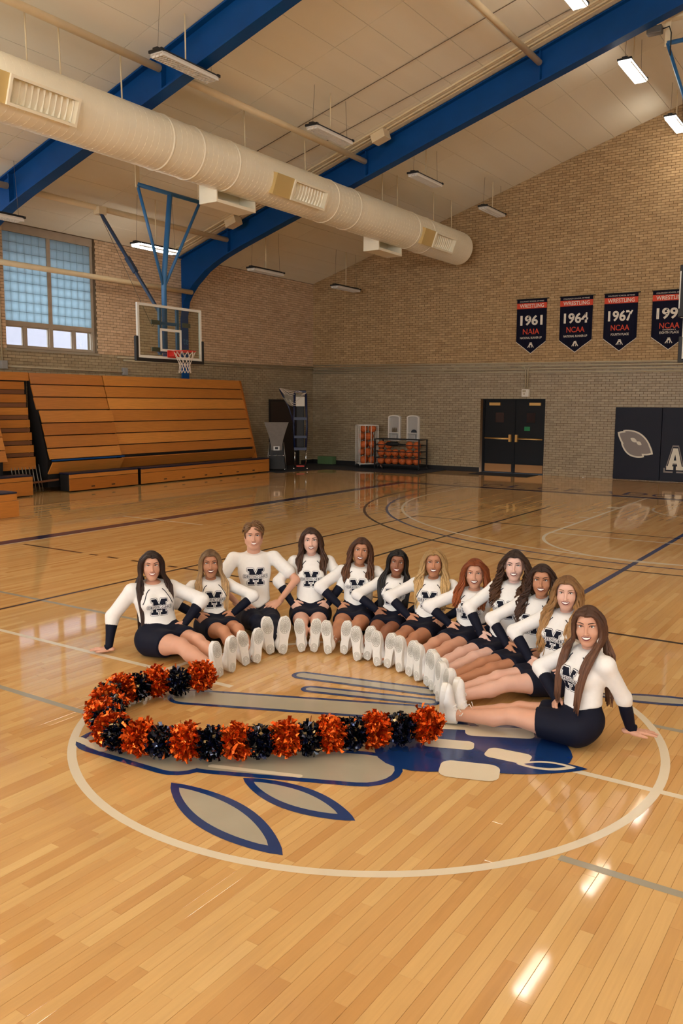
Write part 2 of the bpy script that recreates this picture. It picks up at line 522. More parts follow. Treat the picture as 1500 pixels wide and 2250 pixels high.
# ------------------------------------------------------------ brick walls
def brick_cells(u0, u1, z0, z1, bw=0.203, bh=0.0677, joint=0.009):
    """running-bond cells in wall coordinates"""
    out = []
    nz = int(round((z1-z0)/bh))
    for j in range(nz):
        za = z0+j*bh; off = (j % 2)*bw/2
        u = u0-off
        while u < u1:
            a = max(u, u0); b = min(u+bw, u1)
            if b-a > 0.03: out.append((a+joint/2, b-joint/2, za+joint/2, za+bh-joint/2))
            u += bw
    return np.array(out)

def brick_wall(parent, cells, axis, plane, depth, mats_fn, seed):
    """cells (u0,u1,z0,z1) -> boxes proud of the mortar plane; 300 largest in view become separate bricks"""
    r = np.random.RandomState(seed)
    n = len(cells)
    prow = 0.007+0.003*r.rand(n)
    lo = np.zeros((n, 3)); hi = np.zeros((n, 3))
    ua = 1 if axis == 0 else 0
    lo[:, ua], hi[:, ua], lo[:, 2], hi[:, 2] = cells[:, 0], cells[:, 1], cells[:, 2], cells[:, 3]
    s = depth
    if s > 0: lo[:, axis], hi[:, axis] = plane-0.004, plane+prow
    else: lo[:, axis], hi[:, axis] = plane-prow, plane+0.004
    tone = np.clip(r.normal(0.5, 0.25, n), 0, 1)
    grp = mats_fn(cells)
    mid = (lo+hi)/2
    q = (mid-CAM) @ np.array([_r2, -_u2, _f]).T
    u = 750+FPX*q[:, 0]/q[:, 2]; v = 1125+FPX*q[:, 1]/q[:, 2]
    vis = (q[:, 2] > 0) & (u > 0) & (u < 1500) & (v > 0) & (v < 2250) & ((cells[:, 1]-cells[:, 0]) > 0.15)
    order = np.argsort(np.where(vis, q[:, 2], 1e9))
    pick = np.zeros(n, bool); pick[order[:300]] = vis[order[:300]]
    for g, m in set((int(a), 0) for a in grp):
        pass
    mats = mats_fn(None)
    open_face = {(0, 1): 5, (0, -1): 3, (1, 1): 2, (1, -1): 4}[(axis, int(np.sign(s)))]
    for g in range(len(mats)):
        sel = (grp == g) & ~pick
        if sel.any():
            o = obj('brickwork', boxes_mesh('brickwork', lo[sel], hi[sel], open_axis=open_face, attr={'tone': tone[sel]}), mats[g], parent)
            o['kind'] = 'stuff'
    for i in np.where(pick)[0]:
        obj('brick', boxes_mesh('brick', lo[i:i+1], hi[i:i+1], open_axis=open_face, attr={'tone': tone[i:i+1]}), mats[int(grp[i])], parent)

# back wall (gable) : mortar body with door opening
DX0, DX1, DZ = -7.74, -5.76, 2.19
def gable(mb, x0, x1, z0, y0, y1):
    if x0 < 0 < x1:
        poly = [(x0, z0), (x1, z0), (x1, ceil_z(x1)), (0, ceil_z(0)), (x0, ceil_z(x0))]
    else:
        poly = [(x0, z0), (x1, z0), (x1, ceil_z(x1)), (x0, ceil_z(x0))]
    mb.prism(poly, 1, y0, y1)
mb = MB()
mb.prism([(XL-0.4, 0), (DX0, 0), (DX0, DZ), (DX1, DZ), (DX1, 0), (XR, 0), (XR, EAVE), (0, ceil_z(0)), (XL, EAVE), (XL-0.4, EAVE)], 1, YB, YB+0.35)
wall_back = mb.build('wall_back', M_MORTAR); tag(wall_back, kind='structure')
cells = brick_cells(XL, 2.2, 0.0, 10.4)
keep = []
for (a, b, z0, z1) in cells:
    xa = a if a < 0 else b
    if z0 > max(ceil_z(a), ceil_z(b))-0.01: continue
    if b > DX0 and a < DX1 and z0 < DZ-0.02:
        if a < DX0-0.03: keep.append((a, DX0, z0, z1))
        elif b > DX1+0.03: keep.append((DX1, b, z0, z1))
        continue
    keep.append((a, b, z0, z1))
cells = np.array(keep)
def back_mats(c):
    if c is None: return [M_BRICK_T, M_BRICK_G]
    return (c[:, 2] < 3.12).astype(int)
brick_wall(wall_back, cells, 1, YB, -1, back_mats, 11)

# left wall with windows; mortar body in pieces round the openings
WIN = [(7.27, 9.80), (0.9, 5.45), (-5.4, -0.9), (-11.7, -7.2)]  # first opening is in view; the others hold added fill windows
WZ0, WZ1 = 3.20, 5.72
mb = MB()
ys = [YF]
for a, b in sorted(WIN): ys += [a, b]
ys.append(YB+0.35)
for i in range(0, len(ys), 2):
    mb.box(XL-0.35, XL, ys[i], ys[i+1], 0, EAVE)
for a, b in WIN:
    mb.box(XL-0.35, XL, a, b, 0, WZ0); mb.box(XL-0.35, XL-0.10, a, b, WZ1, EAVE)
wall_left = mb.build('wall_left', M_MORTAR_G); tag(wall_left, kind='structure')
cells = brick_cells(2.0, YB, 0.0, EAVE)
keep = []
for (a, b, z0, z1) in cells:
    w = [(p, q) for p, q in WIN if b > p and a < q]
    if w and z1 > WZ0+0.02:
        p, q = w[0]
        if a < p-0.03: keep.append((a, p, z0, z1))
        elif b > q+0.03: keep.append((q, b, z0, z1))
        continue
    if z1 > EAVE: continue
    keep.append((a, b, z0, z1))
def left_mats(c):
    if c is None: return [M_BRICK_P, M_BRICK_G]
    return (c[:, 2] < 3.16).astype(int)
brick_wall(wall_left, np.array(keep), 0, XL, 1, left_mats, 12)

# right and front walls close the hall behind the camera
mb = MB()
ys = [YF]
RW = [(-11.7, -7.2), (-5.4, -0.9), (0.9, 5.45), (7.27, 11.8)]  # unseen openings for added fill windows
for a, b in RW: ys += [a, b]
ys.append(YB+0.35)
for i in range(0, len(ys), 2):
    mb.box(XR, XR+0.35, ys[i], ys[i+1], 0, EAVE)
for a, b in RW:
    mb.box(XR, XR+0.35, a, b, 0, WZ0); mb.box(XR+0.1, XR+0.35, a, b, WZ1, EAVE)
tag(mb.build('wall_right', M_PLAIN), kind='structure')
FWX = [(-11.0, -4.5), (-3.5, 3.5), (4.5, 11.0)]  # unseen openings for the windows added behind the camera
mb = MB(); mb.prism([(XL, 5.0), (XR, 5.0), (XR, EAVE), (0, ceil_z(0)), (XL, EAVE)], 1, YF-0.35, YF)
mb.box(XL, XR, YF-0.35, YF, 0, 2.4)
for a, b in ((XL, -11.0), (-4.5, -3.5), (3.5, 4.5), (11.0, XR)): mb.box(a, b, YF-0.35, YF, 2.4, 5.0)
tag(mb.build('wall_front', M_PLAIN), kind='structure')

# ------------------------------------------------------------ ceiling
mb = MB()
mb.prism([(XL-0.5, ceil_z(XL-0.5)+0.03), (0, ceil_z(0)+0.03), (XR+0.5, ceil_z(XR+0.5)+0.03), (XR+0.5, ceil_z(XR+.5)+0.3), (0, ceil_z(0)+0.3), (XL-0.5, ceil_z(XL-.5)+0.3)], 1, YF-0.4, YB+0.4)
CEIL = mb.build('ceiling', M_CEILBACK); tag(CEIL, kind='structure')
def ceil_panel(x0, x1, y0, y1):
    g = 0.005
    x0 += g; x1 -= g; y0 += g; y1 -= g
    a, b = ceil_z(x0), ceil_z(x1); t = 0.028
    V = [(x0, y0, a), (x1, y0, b), (x1, y1, b), (x0, y1, a), (x0, y0, a+t), (x1, y0, b+t), (x1, y1, b+t), (x0, y1, a+t)]
    return mesh('ceiling_panel', V, [(0,1,2,3)[::-1], (0,1,5,4), (1,2,6,5), (2,3,7,6), (3,0,4,7)])
pw = (13.83)/20
yb = [18.9, 15.15, 12.0, 8.85, 5.7, 2.55, -0.6]
for j in range(len(yb)-1):
    for i in range(20):
        obj('ceiling_panel', ceil_panel(XL+i*pw, XL+(i+1)*pw, yb[j+1], yb[j]), M_CEIL, CEIL)
for (x0, x1, y0, y1) in ((XL, -0.0, YF, -0.6), (0.0, XR, YF, YB)):
    obj('ceiling_panel', ceil_panel(x0, x1, y0, y1), M_CEIL, CEIL)
# ------------------------------------------------------------ rigid steel frames
INNER = [(-13.74, 0.0), (-13.74, 4.3), (-13.65, 4.72), (-13.49, 4.95), (-13.31, 5.14), (-12.88, 5.47), (-12.55, 5.64), (-12.2, 5.79), (-11.6, 6.00), (-9.9, 6.53), (-6.0, 7.76), (0.0, 9.62)]
def steel_frame(y, label):
    fr = empty('steel_frame', (0, y, 0), 0, label, 'steel frame', 'blue roof frames')
    for s in (-1, 1):
        inner = [(-s*x, z) for x, z in INNER] if s == 1 else INNER
        inner = [(abs(x)*s, z) for x, z in INNER]
        outer = [(s*13.82, 0), (s*13.82, 5.86), (0, ceil_z(0)-0.03)]
        mbw = MB()
        poly = inner+[outer[2], outer[1], outer[0]]
        # web as quads between inner points and outer boundary
        V = []; F = []
        def outp(x, z):
            if z <= 4.3: return (s*13.82, z)
            if abs(x) > 12.2: 
                t = (abs(x)-12.2)/(13.65-12.2); t = min(max(t, 0), 1)
                if t > 0.45: return (s*13.82, 4.9+(5.86-4.9)*(1-t)/0.55)
                return (s*(13.82-(13.82-12.5)*(0.45-t)/0.45), ceil_z(13.82-(13.82-12.5)*(0.45-t)/0.45)-0.03)
            if abs(x) > 11: return (s*12.5, ceil_z(12.5)-0.03) if abs(x) == 12.2 else (x, ceil_z(x)-0.03)
            return (x, ceil_z(x)-0.03)
        tw = 0.012
        for x, z in inner:
            ox, oz = outp(x, z)
            V += [(x, -tw, z), (ox, -tw, oz), (x, tw, z), (ox, tw, oz)]
        for i in range(len(inner)-1):
            a = i*4; b = a+4
            F += [(a, a+1, b+1, b), (a+2, b+2, b+3, a+3)]
        mbw.add(V, F); mbw.build('web', M_BLUE, fr)
        # flanges
        def flange(path, w, t, name):
            P = np.array(path, float); T = np.gradient(P, axis=0); T /= np.linalg.norm(T, axis=1, keepdims=True)
            N = np.stack([-T[:, 1], T[:, 0]], 1)*t/2
            V = []; F = []
            for p, n in zip(P, N):
                V += [(p[0]-n[0], -w/2, p[1]-n[1]), (p[0]-n[0], w/2, p[1]-n[1]), (p[0]+n[0], w/2, p[1]+n[1]), (p[0]+n[0], -w/2, p[1]+n[1])]
            for i in range(len(P)-1):
                a = i*4; b = a+4
                F += [(a+k, a+(k+1) % 4, b+(k+1) % 4, b+k) for k in range(4)]
            F += [(0, 1, 2, 3), tuple(len(V)-4+k for k in (3, 2, 1, 0))]
            q = MB(); q.add(V, F); q.build(name, M_BLUE, fr)
        flange(inner, 0.25, 0.03, 'flange')
        flange([(s*13.80, 5.86), (s*12.0, ceil_z(12.0)-0.03), (s*6, ceil_z(6)-0.03), (0, ceil_z(0)-0.03)], 0.25, 0.03, 'flange')
        for x in (12.08, 7.93, 3.85):
            zi = np.interp(x, [0, 6, 9.9, 11.6, 12.2], [9.62, 7.76, 6.53, 6.0, 5.79])
            q = MB()
            for t in (-1, 1):
                q.box(s*x-0.012, s*x+0.012, min(t*0.012, t*0.12), max(t*0.012, t*0.12), zi, ceil_z(x)-0.06)
            q.build('stiffener', M_BLUE, fr)
    # cream trim mouldings beside the rafter on the ceiling
    return fr
FR_Y = [12.75, 6.35, 0.0, -6.3, -12.6]
FR_L = ['blue steel roof frame with curved knee rising behind the glass backboard', 'blue steel roof frame crossing the upper left above the duct', 'blue steel roof frame over half court, nearest above the camera',
        'blue steel roof frame one bay behind the camera', 'blue steel roof frame at the far front end of the hall']
FRAMES = [steel_frame(y, l) for y, l in zip(FR_Y[:3], FR_L[:3])]
# lettering seen through the glass on the blue column
t = fit_text(text_mesh('te', 1.0), 0.20, 0.16)
o = obj('column_lettering', t, mat('pale_blue_lettering', srgb(70, 130, 180), 0.5), FRAMES[0])
o.rotation_euler = (R(90), 0, R(90)); o.location = (-13.74+0.02, 0.02, 3.66)
tf = MB(); tf.box(-13.76, -13.722, -0.13, 0.13, 0, 4.3); tf.build('flange', M_BLUE, FRAMES[0])

# cream strips and boxes on the ceiling beside the frames
def trim_strip(y, n):
    for k, dy in enumerate((-0.30, -0.44, -0.62)):
        q = MB()
        for s in (-1,):
            for i in range(8):
                x0 = -13.6+i*1.7; x1 = x0+1.7
                q.bar((x0, y+dy, ceil_z(x0)-0.03), (x1, y+dy, ceil_z(x1)-0.03), 0.035 if k else 0.09, 0.035)
        o = q.build('trim_%d' % (n+k), M_CREAM); tag(o, kind='structure')
trim_strip(12.75, 1)
for i, (x, lab) in enumerate(((-7.35, 'cream junction box on the ceiling raceway right of the duct'), (-11.6, 'cream junction box on the ceiling raceway above the hoop mast'))):
    q = MB(); q.box(-0.17, 0.17, -0.14, 0.14, -0.20, 0.0)
    o = q.build('junction_box', M_CREAM, loc=(x, 12.28, ceil_z(x)-0.03), rot=(0, -math.atan(SLOPE), 0), bevel=0.008)
    tag(o, lab, 'junction box', 'junction boxes')

# ------------------------------------------------------------ strut pipes between the frames
def pipe(x, z, y0, y1, r, label, name='strut_pipe'):
    q = MB(); q.tube([(x, y0, z), (x, (y0+y1)/2, z), (x, y1, z)], r, 14)
    return tag(q.build(name, M_CREAM), label, 'pipe', 'cream strut pipes')
for (y0, y1, w) in ((6.47, 12.62, 'between the two visible blue frames'), (0.14, 6.2, 'in the bay nearest the camera')):
    pipe(-7.93, 7.48, y0, y1, 0.062, 'long cream strut pipe just above the round duct '+w)
    pipe(-12.08, 6.16, y0, y1, 0.062, 'cream strut pipe low on the roof slope '+w)
    pipe(-3.85, 8.78, y0, y1, 0.062, 'cream strut pipe high on the slope near the ridge '+w)
    pipe(-13.35, 4.93, y0, y1+0.02, 0.062, 'horizontal cream pipe crossing in front of the brick wall '+w)

# ------------------------------------------------------------ windows
def glass_mat(name, tint, refl=0.06):
    m = bpy.data.materials.new(name); m.use_nodes = True
    nt = m.node_tree; nt.nodes.clear()
    out = nt.nodes.new('ShaderNodeOutputMaterial'); mix = nt.nodes.new('ShaderNodeMixShader')
    tr = nt.nodes.new('ShaderNodeBsdfTransparent'); gl = nt.nodes.new('ShaderNodeBsdfGlossy')
    tr.inputs[0].default_value = tint; gl.inputs['Roughness'].default_value = 0.03
    mix.inputs[0].default_value = refl; nt.links.new(tr.outputs[0], mix.inputs[1]); nt.links.new(gl.outputs[0], mix.inputs[2])
    nt.links.new(mix.outputs[0], out.inputs[0])
    return m
M_GLASS = glass_mat('clear_glass', (0.93, 0.96, 0.95, 1))
M_BOARDGLASS = glass_mat('backboard_glass', (0.80, 0.84, 0.80, 1))
def block_mat():
    m = bpy.data.materials.new('glass_block'); m.use_nodes = True
    nt = m.node_tree; nt.nodes.clear()
    out = nt.nodes.new('ShaderNodeOutputMaterial'); mix = nt.nodes.new('ShaderNodeMixShader'); mix.inputs[0].default_value = 0.2
    tr = nt.nodes.new('ShaderNodeBsdfTranslucent'); pr = nt.nodes.new('ShaderNodeBsdfPrincipled')
    tr.inputs[0].default_value = (0.62, 0.72, 0.74, 1)
    pr.inputs['Base Color'].default_value = (0.6, 0.68, 0.7, 1); pr.inputs['Roughness'].default_value = 0.25
    tc = nt.nodes.new('ShaderNodeTexCoord'); wv = nt.nodes.new('ShaderNodeTexWave'); wv.bands_direction = 'Y'
    wv.inputs['Scale'].default_value = 14; wv.inputs['Distortion'].default_value = 0.5
    nt.links.new(tc.outputs['Object'], wv.inputs['Vector'])
    mr = nt.nodes.new('ShaderNodeMix'); mr.data_type = 'RGBA'
    mr.inputs['A'].default_value = (0.52, 0.64, 0.68, 1); mr.inputs['B'].default_value = (0.68, 0.78, 0.80, 1)
    nt.links.new(wv.outputs['Fac'], mr.inputs['Factor']); nt.links.new(mr.outputs['Result'], tr.inputs[0])
    nt.links.new(tr.outputs[0], mix.inputs[1]); nt.links.new(pr.outputs[0], mix.inputs[2]); nt.links.new(mix.outputs[0], out.inputs[0])
    return m
M_BLOCK = block_mat()
M_WFRAME = mat('window_frame_taupe', srgb(168, 150, 130), 0.55, noise=0.08, nscale=6)
M_SIDE_FILL = mat('side_fill_glow', (0.6, 0.7, 0.75, 1), 0.3, emit=SIDE_FILL_COLOR, estr=SIDE_FILL_STRENGTH)  # glowing panes of the added side windows, as fill light

M_FRONT_FILL = mat('front_fill_glow', (0.6, 0.7, 0.75, 1), 0.3, emit=(0.84, 0.93, 1.0), estr=FRONT_FILL_STRENGTH)  # stronger glow for the added end wall windows, as frontal fill
def window_visible(n, y0, y1):
    w = empty('window_%d' % n, (XL-0.14, y0, WZ0)); w['kind'] = 'structure'
    W, H = y1-y0, EAVE-WZ0
    zb = 0.50; zt = 2.52         # sill band top, head of the blocks
    q = MB(); q.box(-0.05, 0.06, 0, W, zt, H); q.build('lintel', M_WFRAME, w)
    q = MB()
    for (a, b, c, d) in ((0, 0.05, 0, zt), (W-0.07, W, 0, zt), (W/2-0.05, W/2+0.05, 0, zt), (0, W, zb, zb+0.10), (0, W, -0.02, 0.05)):
        q.box(-0.05, 0.05, a, b, c, d)
    for a in (0.57, W-0.60): q.box(-0.04, 0.04, a-0.035, a+0.035, 0.05, zb)
    q.build('frame', M_WFRAME, w)
    for h in range(2):
        a = 0.05 if h == 0 else W/2+0.05
        b = W/2-0.05 if h == 0 else W-0.07
        nx, nz = 6, 9
        cw = (b-a)/nx; chh = (zt-zb-0.10)/nz
        m0 = boxes_mesh('glass_block', [(-0.045, 0.004, 0.004)], [(0.035, cw-0.004, chh-0.004)])
        for i in range(nx):
            for j in range(nz):
                o = obj('glass_block', m0, M_BLOCK, w, loc=(0, a+i*cw, zb+0.10+j*chh))
        q = MB()
        for i in range(nx+1): q.box(-0.03, 0.02, a+i*cw-0.004, a+i*cw+0.004, zb+0.1, zt)
        for j in range(nz+1): q.box(-0.03, 0.02, a, b, zb+0.1+j*chh-0.004, zb+0.1+j*chh+0.004)
        q.build('glazing_grid', mat('window_grout', srgb(90, 100, 104), 0.7), w)
    for a, b in ((0.06, 0.53), (0.61, W/2-0.05), (W/2+0.05, W-0.64), (W-0.56, W-0.07)):
        q = MB(); q.box(-0.006, 0.0, a, b, 0.05, zb); q.build('pane', M_GLASS, w)
        q = MB()
        for (c, d, e, f) in ((a, a+0.025, 0.05, zb), (b-0.025, b, 0.05, zb), (a, b, 0.05, 0.075), (a, b, zb-0.03, zb)):
            q.box(-0.02, 0.02, c, d, e, f)
        q.build('sash', M_WFRAME, w)
    q = MB(); q.box(-0.05, 0.17, -0.03, W+0.03, -0.06, -0.01); q.build('sill', mat('window_sill_grey', srgb(150, 138, 120), 0.6), w)
window_visible(1, 7.27, 9.80)
k = 2
for (x, s, wins) in ((XL-0.12, 1, WIN[1:]), (XR+0.12, -1, RW)):  # side windows added outside the view to light the hall
    for (a, b) in wins:
        w = empty('window_%d' % k, (x, a, WZ0)); w['kind'] = 'structure'; k += 1
        q = MB(); q.box(-0.03, 0.03, 0.06, b-a-0.06, 0.1, 2.46); q.build('fill_glow_panel', M_SIDE_FILL, w)
        q = MB()
        for i in range(4):
            c = i*(b-a-0.08)/3; q.box(-0.05, 0.05, c, c+0.08, 0, 2.5)
        q.box(-0.05, 0.05, 0, b-a, 0, 0.1); q.box(-0.05, 0.05, 0, b-a, 2.44, 2.55); q.box(-0.05, 0.05, 0, b-a, 0.6, 0.68)
        q.build('frame', M_WFRAME, w)
for (a, b) in FWX:  # end wall windows added behind the camera for frontal light on the squad
    w = empty('window_%d' % k, (a, YF-0.12, 2.4)); w['kind'] = 'structure'; k += 1
    q = MB(); q.box(0.06, b-a-0.06, -0.03, 0.03, 0.08, 2.52); q.build('fill_glow_panel', M_FRONT_FILL, w)
    q = MB()
    for i in range(5):
        c = i*(b-a-0.08)/4; q.box(c, c+0.08, -0.05, 0.05, 0, 2.6)
    q.box(0, b-a, -0.05, 0.05, 0, 0.1); q.box(0, b-a, -0.05, 0.05, 2.5, 2.6); q.build('frame', M_WFRAME, w)
# roof overhang outside the windows and the pale building across the way
q = MB(); q.box(XL-1.05, XL-0.36, YF, YB+0.4, 5.62, 5.72)
tag(q.build('trim_9', M_WFRAME), kind='structure')
nb = empty('neighbouring_building', (-24, 8, 0), 0, 'pale building with white framed window seen through the clear lower panes', 'building')
M_NB = mat('pale_outdoor_brick', srgb(150, 140, 146), 0.8, noise=0.05, nscale=5)
q = MB(); q.box(-1, 0, -10, 16, 0, 9); q.build('wall', M_NB, nb)
for i, (a, b) in enumerate(((1.0, 2.3), (2.7, 5.5), (6.2, 7.4))):
    q = MB(); q.box(-0.02, 0.05, a, b, 2.0, 3.9); q.build('window', mat('outdoor_window', srgb(112, 128, 150), 0.3), nb)
    q = MB(); q.box(0.0, 0.1, a-0.12, a, 1.9, 4.0); q.box(0, 0.1, b, b+0.12, 1.9, 4.0); q.box(0, 0.1, a-0.12, b+0.12, 3.9, 4.02); q.box(0, .1, (a+b)/2-.06, (a+b)/2+.06, 2, 3.9)
    q.build('window_frame', mat('outdoor_white', srgb(170, 170, 176), 0.6), nb)
q = MB(); q.box(-25, -14.3, -20, 26, -0.4, -0.05); tag(q.build('ground_outside', mat('outdoor_paving', srgb(120, 118, 116), 0.9, noise=0.1)), kind='structure')

# ------------------------------------------------------------ light fittings
M_HOUS = mat('fitting_black', srgb(24, 22, 22), 0.5)
M_LENS_OFF = mat('fitting_lens', srgb(214, 206, 196), 0.4)
M_LENS_ON = mat('fitting_lens_lit', (0.9, 0.9, 0.9, 1), 0.4, emit=LAMP_COLOR, estr=LAMP_STRENGTH)
M_WIRE = mat('hanger_wire', srgb(120, 105, 85), 0.5, metal=0.6)
_fit = {}
def fitting(x, y, z, on, label):
    o = empty('strip_light', (x, y, z), 0, label, 'light fixture', 'suspended strip lights')
    if not _fit:
        q = MB(); q.box(-0.05, 0.05, -0.66, 0.66, 0.05, 0.085); q.box(-0.13, 0.13, -0.66, 0.66, 0.03, 0.05)
        for e in (-0.66, 0.60): q.box(-0.14, 0.14, e, e+0.06, 0.02, 0.06)
        _fit['h'] = q
        q = MB(); q.box(-0.125, 0.125, -0.63, 0.63, 0.0, 0.028); _fit['l'] = q
        q = MB()
        for i in range(22): q.box(-0.12, 0.12, -0.60+i*0.057, -0.597+i*0.057, -0.035, 0.0)
        for xx in (-0.122, -0.04, 0.04, 0.118): q.box(xx, xx+0.004, -0.63, 0.63, -0.035, 0.0)
        _fit['g'] = q
    _fit['h'].build('housing', M_HOUS, o)
    _fit['l'].build('lens', M_LENS_ON if on else M_LENS_OFF, o)
    _fit['g'].build('louvre', mat('louvre_white', srgb(230, 224, 214), 0.4), o)
    q = MB(); q.tube([(0, 0, 0.08), (0, 0, ceil_z(x)-z)], 0.012, 6); q.build('stem', M_CREAM, o)
    for e in (-0.6, 0.6):
        q = MB(); q.tube([(0, e, 0.08), (0, e*0.9, ceil_z(x)-z)], 0.004, 4); q.build('cable', M_WIRE, o)
    return o
rowname = {-11.75: 'over the bleachers', -7.1: 'beside the round duct', -2.38: 'near the ridge', 2.38: 'just past the ridge', 7.1: 'on the far slope', 12.1: 'along the far wall'}
ON = {-11.75: {10.0, 1.9, -2.1, -6.1}, -7.1: {1.9, -2.1, -6.1}}
order = {17.9: 'closest to the banner wall', 14.0: 'second from the banner wall', 10.0: 'third from the banner wall', 5.95: 'fourth from the banner wall', 1.9: 'fifth from the banner wall', -2.1: 'sixth from the banner wall', -6.1: 'seventh from the banner wall', -10.1: 'eighth from the banner wall'}
for x, zf in ((-11.75, 5.48), (-7.1, 7.25), (-2.38, 8.74), (2.38, 8.74), (7.1, 7.25), (12.1, 5.62)):
    for y in (17.9, 14.0, 10.0, 5.95, 1.9, -2.1, -6.1, -10.1):
        if x > 3 and y > 7: continue
        on = (y in ON[x]) if x in ON else True
        fitting(x, y-((0.36 if y == 5.95 else 0.2) if x < -11 else 0.0), zf, on, ('lit' if on else 'unlit')+' strip light %s, %s' % (rowname[x], order[y]))

# ------------------------------------------------------------ round air duct
DXc, DZc, DR = -8.25, 6.42, 0.455
M_DUCT = mat('duct_cream_paint', srgb(250, 240, 214), 0.3, spec=0.5, noise=0.04, nscale=2)
M_DUCT_IN = mat('grille_mustard', srgb(206, 178, 116), 0.5)
duct = empty('air_duct', (DXc, 0, DZc), 0, 'large round cream air duct with side grilles hung under the roof', 'duct')
YD0, YD1 = -6.0, 18.2
q = MB(); pts = np.linspace(YD0, YD1, 90)
n = 40
V = []; F = []
for y in pts:
    for k in range(n):
        a = 2*math.pi*k/n; V.append((DR*math.cos(a), y, DR*math.sin(a)))
for i in range(len(pts)-1):
    for k in range(n): F.append((i*n+k, i*n+(k+1) % n, (i+1)*n+(k+1) % n, (i+1)*n+k))
q.add(V, F, True); q.build('shell', M_DUCT, duct)
q = MB(); q.tube([(0, YD1-0.003, 0), (0, YD1, 0)], DR, 40); q.build('end_cap', M_DUCT, duct)
def hoop(y, rr, w): 
    q = MB(); V = []; F = []
    for yy, r_ in ((y-w/2, DR), (y-w/4, rr), (y+w/4, rr), (y+w/2, DR)):
        for k in range(n):
            a = 2*math.pi*k/n; V.append((r_*math.cos(a), yy, r_*math.sin(a)))
    for i in range(3):
        for k in range(n): F.append((i*n+k, i*n+(k+1) % n, (i+1)*n+(k+1) % n, (i+1)*n+k))
    q.add(V, F, True); return q
for y in np.arange(-5.6, 18.1, 0.125):
    pass
q = MB(); V = []; F = []; m_ = 0
turns = np.arange(YD0+0.1, YD1-0.1, 0.13)
seam = MB()
th = np.linspace(0, 2*math.pi*len(turns), len(turns)*28)
P = np.stack([(DR+0.0008)*np.cos(th), YD0+0.1+th/(2*math.pi)*0.13, (DR+0.0008)*np.sin(th)], 1)
seam.tube(P, 0.0022, 4, caps=False); seam.build('spiral_seam', M_DUCT, duct)
for y in (3.0, 7.15, 8.1, 11.4, 12.3, 15.1, 15.9, 6.4):
    hoop(y, DR+0.012, 0.05).build('joint_band', M_DUCT, duct)
def grille(y0, side):
    """rectangular register on the flank (side 1) or the low far flank (side -1)"""
    L = 1.18; ang = R(-20) if side == 1 else R(-110)
    g = empty('grille', (0, y0, 0), parent=duct); g.rotation_euler = (0, -ang, 0)
    # local: +X outward
    x0, x1 = DR-0.10, DR+0.10
    h = 0.20
    q = MB()
    for (a, b, c, d) in ((0.55, L+0.55, h-0.04, h), (0.55, L+0.55, -h, -h+0.04), (0.55, 0.59, -h, h), (L+0.51, L+0.55, -h, h)):
        q.box(x0, x1, a, b, c, d)
    q.build('grille_frame', M_DUCT, g)
    q = MB(); q.box(x0, x0+0.02, 0.57, L+0.53, -h+0.03, h-0.03); q.build('grille_back', M_DUCT_IN, g)
    for i in range(11):
        yy = 0.66+i*0.10
        q = MB(); q.obox((x0+0.07, yy, 0), (math.cos(R(30)), math.sin(R(30)), 0), (-math.sin(R(30)), math.cos(R(30)), 0), (0, 0, 1), 0.045, 0.004, h-0.05)
        q.build('vane', M_DUCT, g)
    q = MB(); q.box(x0, x1-0.035, 0.0, 0.55, -h, h); q.build('scoop_plate', M_DUCT_IN, g)
    return g
for y0 in (2.62, 9.08, 15.2): grille(y0, 1)
for y0 in (1.9, 8.0, 13.9):
    g = empty('deflector', (0, y0, 0), parent=duct)
    q = MB(); q.box(-0.50, -0.06, 0, 1.15, -0.66, -0.60); q.box(-0.50, -0.46, 0, 1.15, -0.66, -0.2); q.box(-.5, -.06, 0, 0.03, -.66, -.3); q.box(-.5, -.06, 1.12, 1.15, -.66, -.3)
    q.build('deflector_box', M_DUCT, g)
for y in (-1.0, 1.2, 3.87, 4.46, 5.67, 8.77, 10.75, 13.96, 14.69, 16.66, 17.74):
    q = MB(); q.tube([(0.0, y, DR-0.02), (-0.02, y, ceil_z(DXc)-DZc)], 0.013, 6); q.build('hanger_rod', M_CREAM, duct)
# thin cable across the ceiling, sprinkler heads
for i, (x0, y0, x1, y1) in enumerate(((-9.5, 10.3, -1.0, 10.8), (-9.8, 11.3, -1, 12.1))):
    q = MB(); P = [(x0+(x1-x0)*t, y0+(y1-y0)*t, ceil_z(x0+(x1-x0)*t)-0.02) for t in np.linspace(0, 1, 8)]
    q.tube(P, 0.008, 5); tag(q.build('ceiling_cable', M_WIRE), 'thin dark cable running up the ceiling slope, %s of two' % ('nearer' if i == 0 else 'farther'), 'cable', 'ceiling cables')
